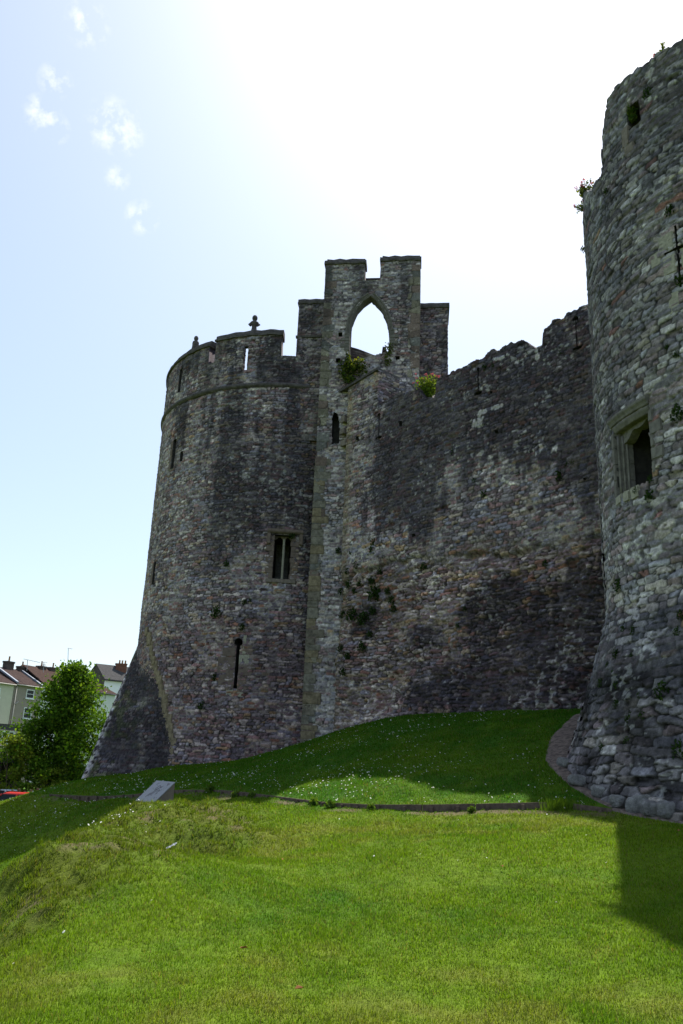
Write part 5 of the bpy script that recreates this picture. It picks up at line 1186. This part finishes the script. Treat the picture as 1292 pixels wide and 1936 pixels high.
cc_, ic, rc = terrace('white rendered house with red tiled roof partly hidden by the big tree', 81, 219, 1299, 1308, 1274, 1280, M_WHITE, M_RR, hip=True)
for (a, b, c, d, pn) in [(174.5, 182, 1308, 1326, (1, 3)), (183, 191, 1309, 1323, (2, 2)), (194, 203, 1344, 1357, (2, 2)), (95, 108, 1304, 1322, (1, 2)), (120, 132, 1306, 1323, (1, 2)), (96, 108, 1340, 1360, (1, 2))]: window(cc_, a, b, c, d, pn)
t, z = fac(97, 1274, -3.5); chimney(rc, t, -3.0, ic[3]-.5, fac(97, 1262, -3.5)[1], 1.7, 1)
t, z = fac(132, 1276, -3.5); chimney(rc, t, -3.0, ic[3]-.5, fac(133, 1266, -3.5)[1], 1.5, 1)
m = MB(); t, z = fac(200, 1305); m.tube([PH(t, .12, z-.1), PH(t-.05, .14, z-1.2)], .05, 6); m.build('downpipe', M_PIPE, cc_, True)
# white framed lean-to in front of the cream house
e = empty('porch', PH(ia[1]-4, 3, ZG)); tag(e, 'low flat-roofed white-framed garden room in front of the cream house', 'porch')
ta, za = fac(-60, 1358, 3); tb, zb = fac(33, 1373, 3); zb_ = (za+zb)/2-.0; _, zt_ = fac(0, 1368, 3)
m = MB(); m.box(PH(ta, 3.3, zt_-.35), np.append(HD*(tb-ta), 0), np.append(-HN*3.28, 0), [0, 0, .35]); m.build('roof', M_SL, e, bevel=.02)
m = MB(); m.box(PH(ta, 3.32, zt_-.62), np.append(HD*(tb-ta-.02), 0), np.append(-HN*.1, 0), [0, 0, .26]); m.build('fascia', M_DARK, e)
m = MB(); m.box(PH(ta+.1, 3.1, ZG-.3), np.append(HD*(tb-ta-.3), 0), np.append(-HN*3.0, 0), [0, 0, zt_-.4-ZG]); m.build('wall', M_CREAM, e)
for x0 in (-30, -14, 2, 14):
    t0, _ = fac(x0, 1390, 3); w = .85; wz1 = zt_-.75; wz0 = wz1-1.7; m = MB()
    for a, b, c, d in ((0, w, 0, .09), (0, w, 1.61, 1.7), (0, .09, .09, 1.61), (w-.09, w, .09, 1.61)): m.box(PH(t0+a, 3.1, wz0+c), np.append(HD*(b-a), 0), np.append(HN*.08, 0), [0, 0, d-c])
    wd_ = m.build('window', M_FRAME, e); m = MB(); m.box(PH(t0+.09, 3.1, wz0+.09), np.append(HD*(w-.18), 0), np.append(HN*.03, 0), [0, 0, 1.52]); m.build('pane', M_GLASS, wd_)
# white house behind with slate roof and brick chimney
K = atY(198.5, 1283, 121); ze = float(K[2]); q1 = np.array([math.cos(.72), math.sin(.72)]); q2 = np.array([-q1[1], q1[0]])
def PK(a, b, z): return np.array([K[0]+q1[0]*a+q2[0]*b, K[1]+q1[1]*a+q2[1]*b, z])
gw_ = 6.6; ln_ = 9.5; zr = float(atY(174, 1256, 123.5)[2])
e = empty('slate_roofed_house', PK(0, 0, ZG)); tag(e, 'white house with dark gable and grey slate roof behind the red-roofed house', 'house')
m = MB(); m.hexa([PK(0, 0, ZG-.5), PK(ln_, 0, ZG-.5), PK(ln_, gw_, ZG-.5), PK(0, gw_, ZG-.5), PK(0, 0, ze), PK(ln_, 0, ze), PK(ln_, gw_, ze), PK(0, gw_, ze)]); m.build('wall', M_BWHITE, e)
m = MB(); m.add([PK(-.03, -.03, ZG-.5), PK(-.03, gw_+.03, ZG-.5), PK(-.03, gw_+.03, ze), PK(-.03, gw_/2, zr-.1), PK(-.03, -.03, ze)], [(0, 4, 3, 2, 1)]); m.add([PK(.02, 0, ze), PK(.02, gw_, ze), PK(.02, gw_/2, zr-.1), PK(-.03, 0, ze), PK(-.03, gw_, ze), PK(-.03, gw_/2, zr-.1)], [(0, 1, 2)]); m.build('gable', flat_mat('dark_slate_hung_gable', (.085, .07, .065), .9, .1, 2, .2, 0), e)
m = MB(); kk = (zr-ze)/(gw_/2); A = [PK(-.15, -.3, ze-.3*kk), PK(ln_+.1, -.3, ze-.3*kk), PK(ln_+.1, gw_/2, zr), PK(-.15, gw_/2, zr), PK(-.15, gw_+.3, ze-.3*kk), PK(ln_+.1, gw_+.3, ze-.3*kk)]; B = [a+np.array([0, 0, .15]) for a in A]
m.add(A+B, [(6, 7, 8, 9), (9, 8, 11, 10), (0, 3, 2, 1), (3, 4, 5, 2), (0, 1, 7, 6), (1, 2, 8, 7), (2, 5, 11, 8), (4, 10, 11, 5), (0, 6, 9, 3), (3, 9, 10, 4)]); rf = m.build('roof', M_SL, e)
m = MB(); m.tube([PK(-.1, -.36, ze-.3*kk), PK(ln_, -.36, ze-.3*kk)], .09, 8); m.build('gutter', M_DARK, e, True)
cq = atY(229, 1262, 124.5); zt_ = float(atY(229, 1254, 124.5)[2]); m = MB(); m.box(np.append(cq[:2]-[.8, 0], zr-1.2), [1.6, .35, 0], [-.3, .9, 0], [0, 0, zt_-zr+1.0]); m.box(np.append(cq[:2]-[.88, .06], zt_-.2), [1.76, .385, 0], [-.33, .99, 0], [0, 0, .2]); ch = m.build('chimney', M_RBRICK, rf)
for s in (-.4, 0.0, .45): q = MB(); q.lathe((cq[0]+s, cq[1]+.5+s*.2, zt_+.002), [(.14, 0), (.12, .3), (.15, .5), (.1, .5)], 10); q.build('chimney_pot', M_POT, ch, True)
# aerials
def aerial(name, x, y0, y1, Y, arms, label):
    a = atY(x, y0, Y); b = atY(x+1.5, y1, Y); m = MB(); m.tube([a, b], .035, 6); e = empty(name, a); tag(e, label, 'aerial'); m.build('mast', M_METAL, e)
    m = MB()
    for (dx, dy, wx, wy) in arms:
        p = b+np.array([dx, 0, dy]); q = b+np.array([wx, .3, wy]); m.tube([p, q], .03, 5)
        for k in range(6): c = p+(q-p)*(k+.5)/6; m.tube([c-[0, .25, .12], c+[0, .25, .12]], .016, 4)
    m.build('antenna', M_METAL, e)
aerial('television_aerial', 51, 1268, 1248, 97, [(-.5, .12, 1.4, -.2)], 'thin branched television aerial above the taupe house roof')
aerial('television_aerial', 82, 1272, 1252, 100, [(-.15, .0, .3, .0), (-.1, -.3, .2, -.3)], 'short television aerial beside the chimney between taupe and white houses')
aerial('television_aerial', 128, 1274, 1226, 105, [(-.1, .05, .45, .0)], 'tall thin aerial pole rising behind the big tree')

# trees and bushes
def woody(name, base, h, rx, ry, seed, nleaf, size, cols, label, crown_z=(.12, 1.0), trunk=.14, limbs=9, shape=None, cat='tree', mt=None):
    r = np.random.default_rng(seed); base = np.array(base, float); e = empty(name, base); tag(e, label, cat)
    m = MB(); top = base+[r.normal(0, .2), r.normal(0, .2), h*.86]; mid = (base+top)/2+[r.normal(0, .15), 0, 0]; m.tube([base-[0, 0, .3], mid, top], [trunk, trunk*.6, trunk*.15], 9)
    ends = []
    for k in range(limbs):
        t = .12+.75*k/limbs; s = base*(1-t)+top*t; a = k*2.4+r.random(); w = shape(t) if shape else math.sqrt(max(0, 1-(2*t-1)**2))
        q = s+np.array([math.cos(a)*rx*w*.8, math.sin(a)*ry*w*.8, h*.10+.1*h*r.random()]); m.tube([s, (s+q)/2+[0, 0, .04*h], q], [trunk*.4, trunk*.25, trunk*.08], 6); ends.append(q)
    m.build('trunk', M_WOOD, e)
    cl = []
    nc = int(nleaf/95)
    while len(cl) < nc:
        t = crown_z[0]+(crown_z[1]-crown_z[0])*r.random(); w = shape(t) if shape else math.sqrt(max(0, 1-(2*t-1)**2)); a = r.random()*6.28; q = r.random()**.45
        w *= 1+.32*math.sin(3*a+5*t)+.22*math.sin(7*a-9*t)
        cl.append(base+[math.cos(a)*rx*w*q, math.sin(a)*ry*w*q, h*t])
    if cat == 'tree': cl += [base+(q-base)*1.06 for q in ends]+[top+np.array([0, 0, .25*k-.2]) for k in range(4)]; nc = len(cl)
    cl = np.array(cl); cs = .10*min(rx, ry)+.10; P = np.repeat(cl, 95, 0)+r.normal(0, 1, (nc*95, 3))*[cs, cs, cs*.55]
    V, C = leaves_at(P, size, cols, r, .2); tone = np.repeat(.7+.6*r.random(nc), 95*4); C = C*tone[:, None]
    link('crown', leafmesh('crown', V, C), mt or M_LEAF, e); return e
GRN = [(.055, .125, .010), (.08, .17, .014), (.12, .21, .018), (.038, .085, .010)]; LIM = [(.13, .19, .02), (.17, .23, .03), (.10, .15, .02)]
Yt = 46; b = atY(112, 1490, Yt); top = atY(118, 1262, Yt); h = float(top[2]-b[2])
woody('broadleaf_tree', b, h, 2.8, 2.5, 21, 26000, .18, GRN, 'big bushy bright green tree in front of the terraced houses', (.06, 1.0), .16, 16, lambda t: min(1, 1.3*max(0, 1.0-t)**.75)*min(1, .72+1.4*t))
for k, (x, y, hh, rx, lab, cols) in enumerate([(12, 1494, 2.6, 1.5, 'light green rounded bush at the left edge beside the big tree', LIM), (62, 1494, 1.5, 1.3, 'dark low bush under the left side of the big tree', GRN), (100, 1492, 1.1, 1.1, 'yellow-green low bush under the middle of the big tree', LIM),
        (140, 1490, 1.0, 1.0, 'mid green low bush between the big tree and the round tower foot', GRN), (-40, 1496, 3.0, 1.8, 'tall green bush just outside the left edge', GRN)]):
    b = atY(x, y, 43.0+.4*k); b[2] = -4.45; woody('bush', b, hh+max(0, float(atY(x, y, 43)[2])+4.45), rx, rx*.8, 60+k, 3800, .15, cols, lab, (.1, 1), .05, 7, cat='bush')
# stone shed at the left edge
b = atY(-32, 1440, 44); e = empty('stone_shed', (b[0], b[1], -4.5)); tag(e, 'dark stone shed with slate roof cut by the left edge of the frame', 'shed')
zt_ = float(atY(0, 1436, 44)[2]); x1 = float(atY(3.5, 1450, 44)[0]); m = MB(); m.hexa([(x1-3.5, 43.5, -5), (x1, 44, -5), (x1, 47, -5), (x1-3.5, 47, -5), (x1-3.5, 43.5, zt_), (x1, 44, zt_), (x1, 47, zt_), (x1-3.5, 47, zt_)]); m.build('wall', M_DARKSTONE, e)
m = MB(); zr_ = zt_+1.1; A = [np.array(p) for p in [(x1-3.7, 43.1, zt_-.15), (x1+.2, 43.6, zt_-.15), (x1+.2, 47.4, zt_-.15), (x1-3.7, 47.4, zt_-.15), (x1-1.75, 44.4, zr_), (x1-1.75, 46.5, zr_)]]; m.add(A, [(0, 3, 2, 1), (0, 1, 4), (1, 2, 5, 4), (2, 3, 5), (3, 0, 4, 5)]); m.build('roof', M_SL, e)
# low rail fence behind the lawn edge
e = empty('rail_fence', atY(60, 1498, 41)); tag(e, 'low dark wooden post fence behind the lawn edge under the big tree', 'fence')
for k in range(9):
    p = atY(8+k*12, 1503-.3*k, 41); s = MB(); s.box((p[0], 41, -4.8), [.1, 0, 0], [0, .1, 0], [0, 0, p[2]+4.8+.15+.06*(k % 3)]); s.build('post', M_WOOD, e)
p0 = atY(4, 1503, 41); p1 = atY(106, 1500, 41); s = MB(); s.box((p0[0], 41.11, p0[2]-.05), [p1[0]-p0[0], 0, p1[2]-p0[2]], [0, .04, 0], [0, 0, .12]); s.build('rail', M_WOOD, e)
# parked cars
def car(loc, rz, paint, label):
    e = empty('parked_car', loc); tag(e, label, 'car'); ca_, sa_ = math.cos(rz), math.sin(rz); loc = np.array(loc, float)
    T = lambda p: (loc[0]+ca_*p[0]-sa_*p[1], loc[1]+sa_*p[0]+ca_*p[1], loc[2]+p[2])
    side = [(-1.95, .35), (-1.98, .62), (-1.85, .86), (-1.0, .95), (1.45, .98), (1.92, .90), (1.97, .55), (1.93, .3)]
    m = MB(); n = len(side)
    for yy in (0,):
        P = [T((x, s*.80*(1 if z < .8 else .97), z)) for s in (-1, 1) for x, z in side]; m.add(P, [tuple(range(n)), tuple(range(n, 2*n))[::-1]]+[(k, n+k, n+(k+1) % n, (k+1) % n) for k in range(n)])
    bd = m.build('body', paint, e, bevel=.05)
    m = MB(); P = [T((x, s*w, z)) for s in (-1, 1) for x, w, z in ((-.95, .74, .95), (-.25, .60, 1.46), (1.05, .60, 1.44), (1.75, .72, .98))]; m.add(P, [(0, 1, 2, 3), (7, 6, 5, 4), (0, 4, 5, 1), (2, 6, 7, 3), (3, 7, 4, 0)]); m.build('window', M_GLASS, e)
    m = MB(); P = [T((x, s*w, z)) for s in (-1, 1) for x, w, z in ((-.28, .62, 1.44), (-.15, .58, 1.50), (1.0, .58, 1.49), (1.12, .62, 1.42))]; m.add(P, [(0, 1, 2, 3), (7, 6, 5, 4), (1, 5, 6, 2), (0, 4, 5, 1), (2, 6, 7, 3), (0, 3, 7, 4)]); m.build('roof', paint, e, bevel=.02)
    for s in (-1, 1):
        for xa, xb in ((-.95, -.25), (.42, .42), (1.05, 1.75)):
            m = MB(); m.tube([T((xa, s*.755, .95)), T((xb, s*.615, 1.45))], .045, 6); m.build('pillar', paint, e)
        for x in (-1.25, 1.3):
            m = MB(); m.tube([T((x, s*.62, .31)), T((x, s*.83, .31))], .31, 18); w = m.build('wheel', M_DARK, e); m = MB(); m.tube([T((x, s*.80, .31)), T((x, s*.84, .31))], .19, 14); m.build('rim', M_METAL, w)
        m = MB(); m.box(T((-1.96, s*.62-.14, .66)), np.array(T((0, 0, 0)))-np.array(T((.05, 0, 0))), np.array(T((0, .28, 0)))-np.array(T((0, 0, 0))), [0, 0, .14]); m.build('headlight', M_FRAME, e)
        m = MB(); m.box(T((1.93, s*.66-.1, .68)), np.array(T((.06, 0, 0)))-np.array(T((0, 0, 0))), np.array(T((0, .2, 0)))-np.array(T((0, 0, 0))), [0, 0, .22]); m.build('tail_light', flat_mat('red_lens', (.35, .02, .02), .2, .5, 5, .05, 0), e)
mr, ntr, br_ = mat('red_car_paint', .25, .5); br_.inputs['Base Color'].default_value = (.50, .03, .025, 1); mw_, ntw, bw_ = mat('silver_blue_car_paint', .25, .5); bw_.inputs['Base Color'].default_value = (.55, .62, .72, 1)
p = atY(20, 1498, 40.0); car((p[0], 40.0, p[2]-1.5), .18, mr, 'red hatchback parked beyond the lawn edge at the far left')
p = atY(-2, 1491, 42.5); car((p[0], 42.6, p[2]-1.5), .18, mw_, 'pale silver car parked behind the red car at the left edge')
pk = MB(); pk.hexa([(-24, 37.5, -5.2), (-12.5, 37.5, -5.2), (-12.5, 45.5, -5.2), (-24, 45.5, -5.2), (-24, 37.5, -4.42), (-12.5, 37.5, -4.42), (-12.5, 45.5, -4.42), (-24, 45.5, -4.42)])
o = pk.build('car_park', flat_mat('asphalt', (.05, .05, .052), .9, .2, 20, .2, .003)); tag(o, 'asphalt car park beyond the lawn', 'car park', kind='structure')
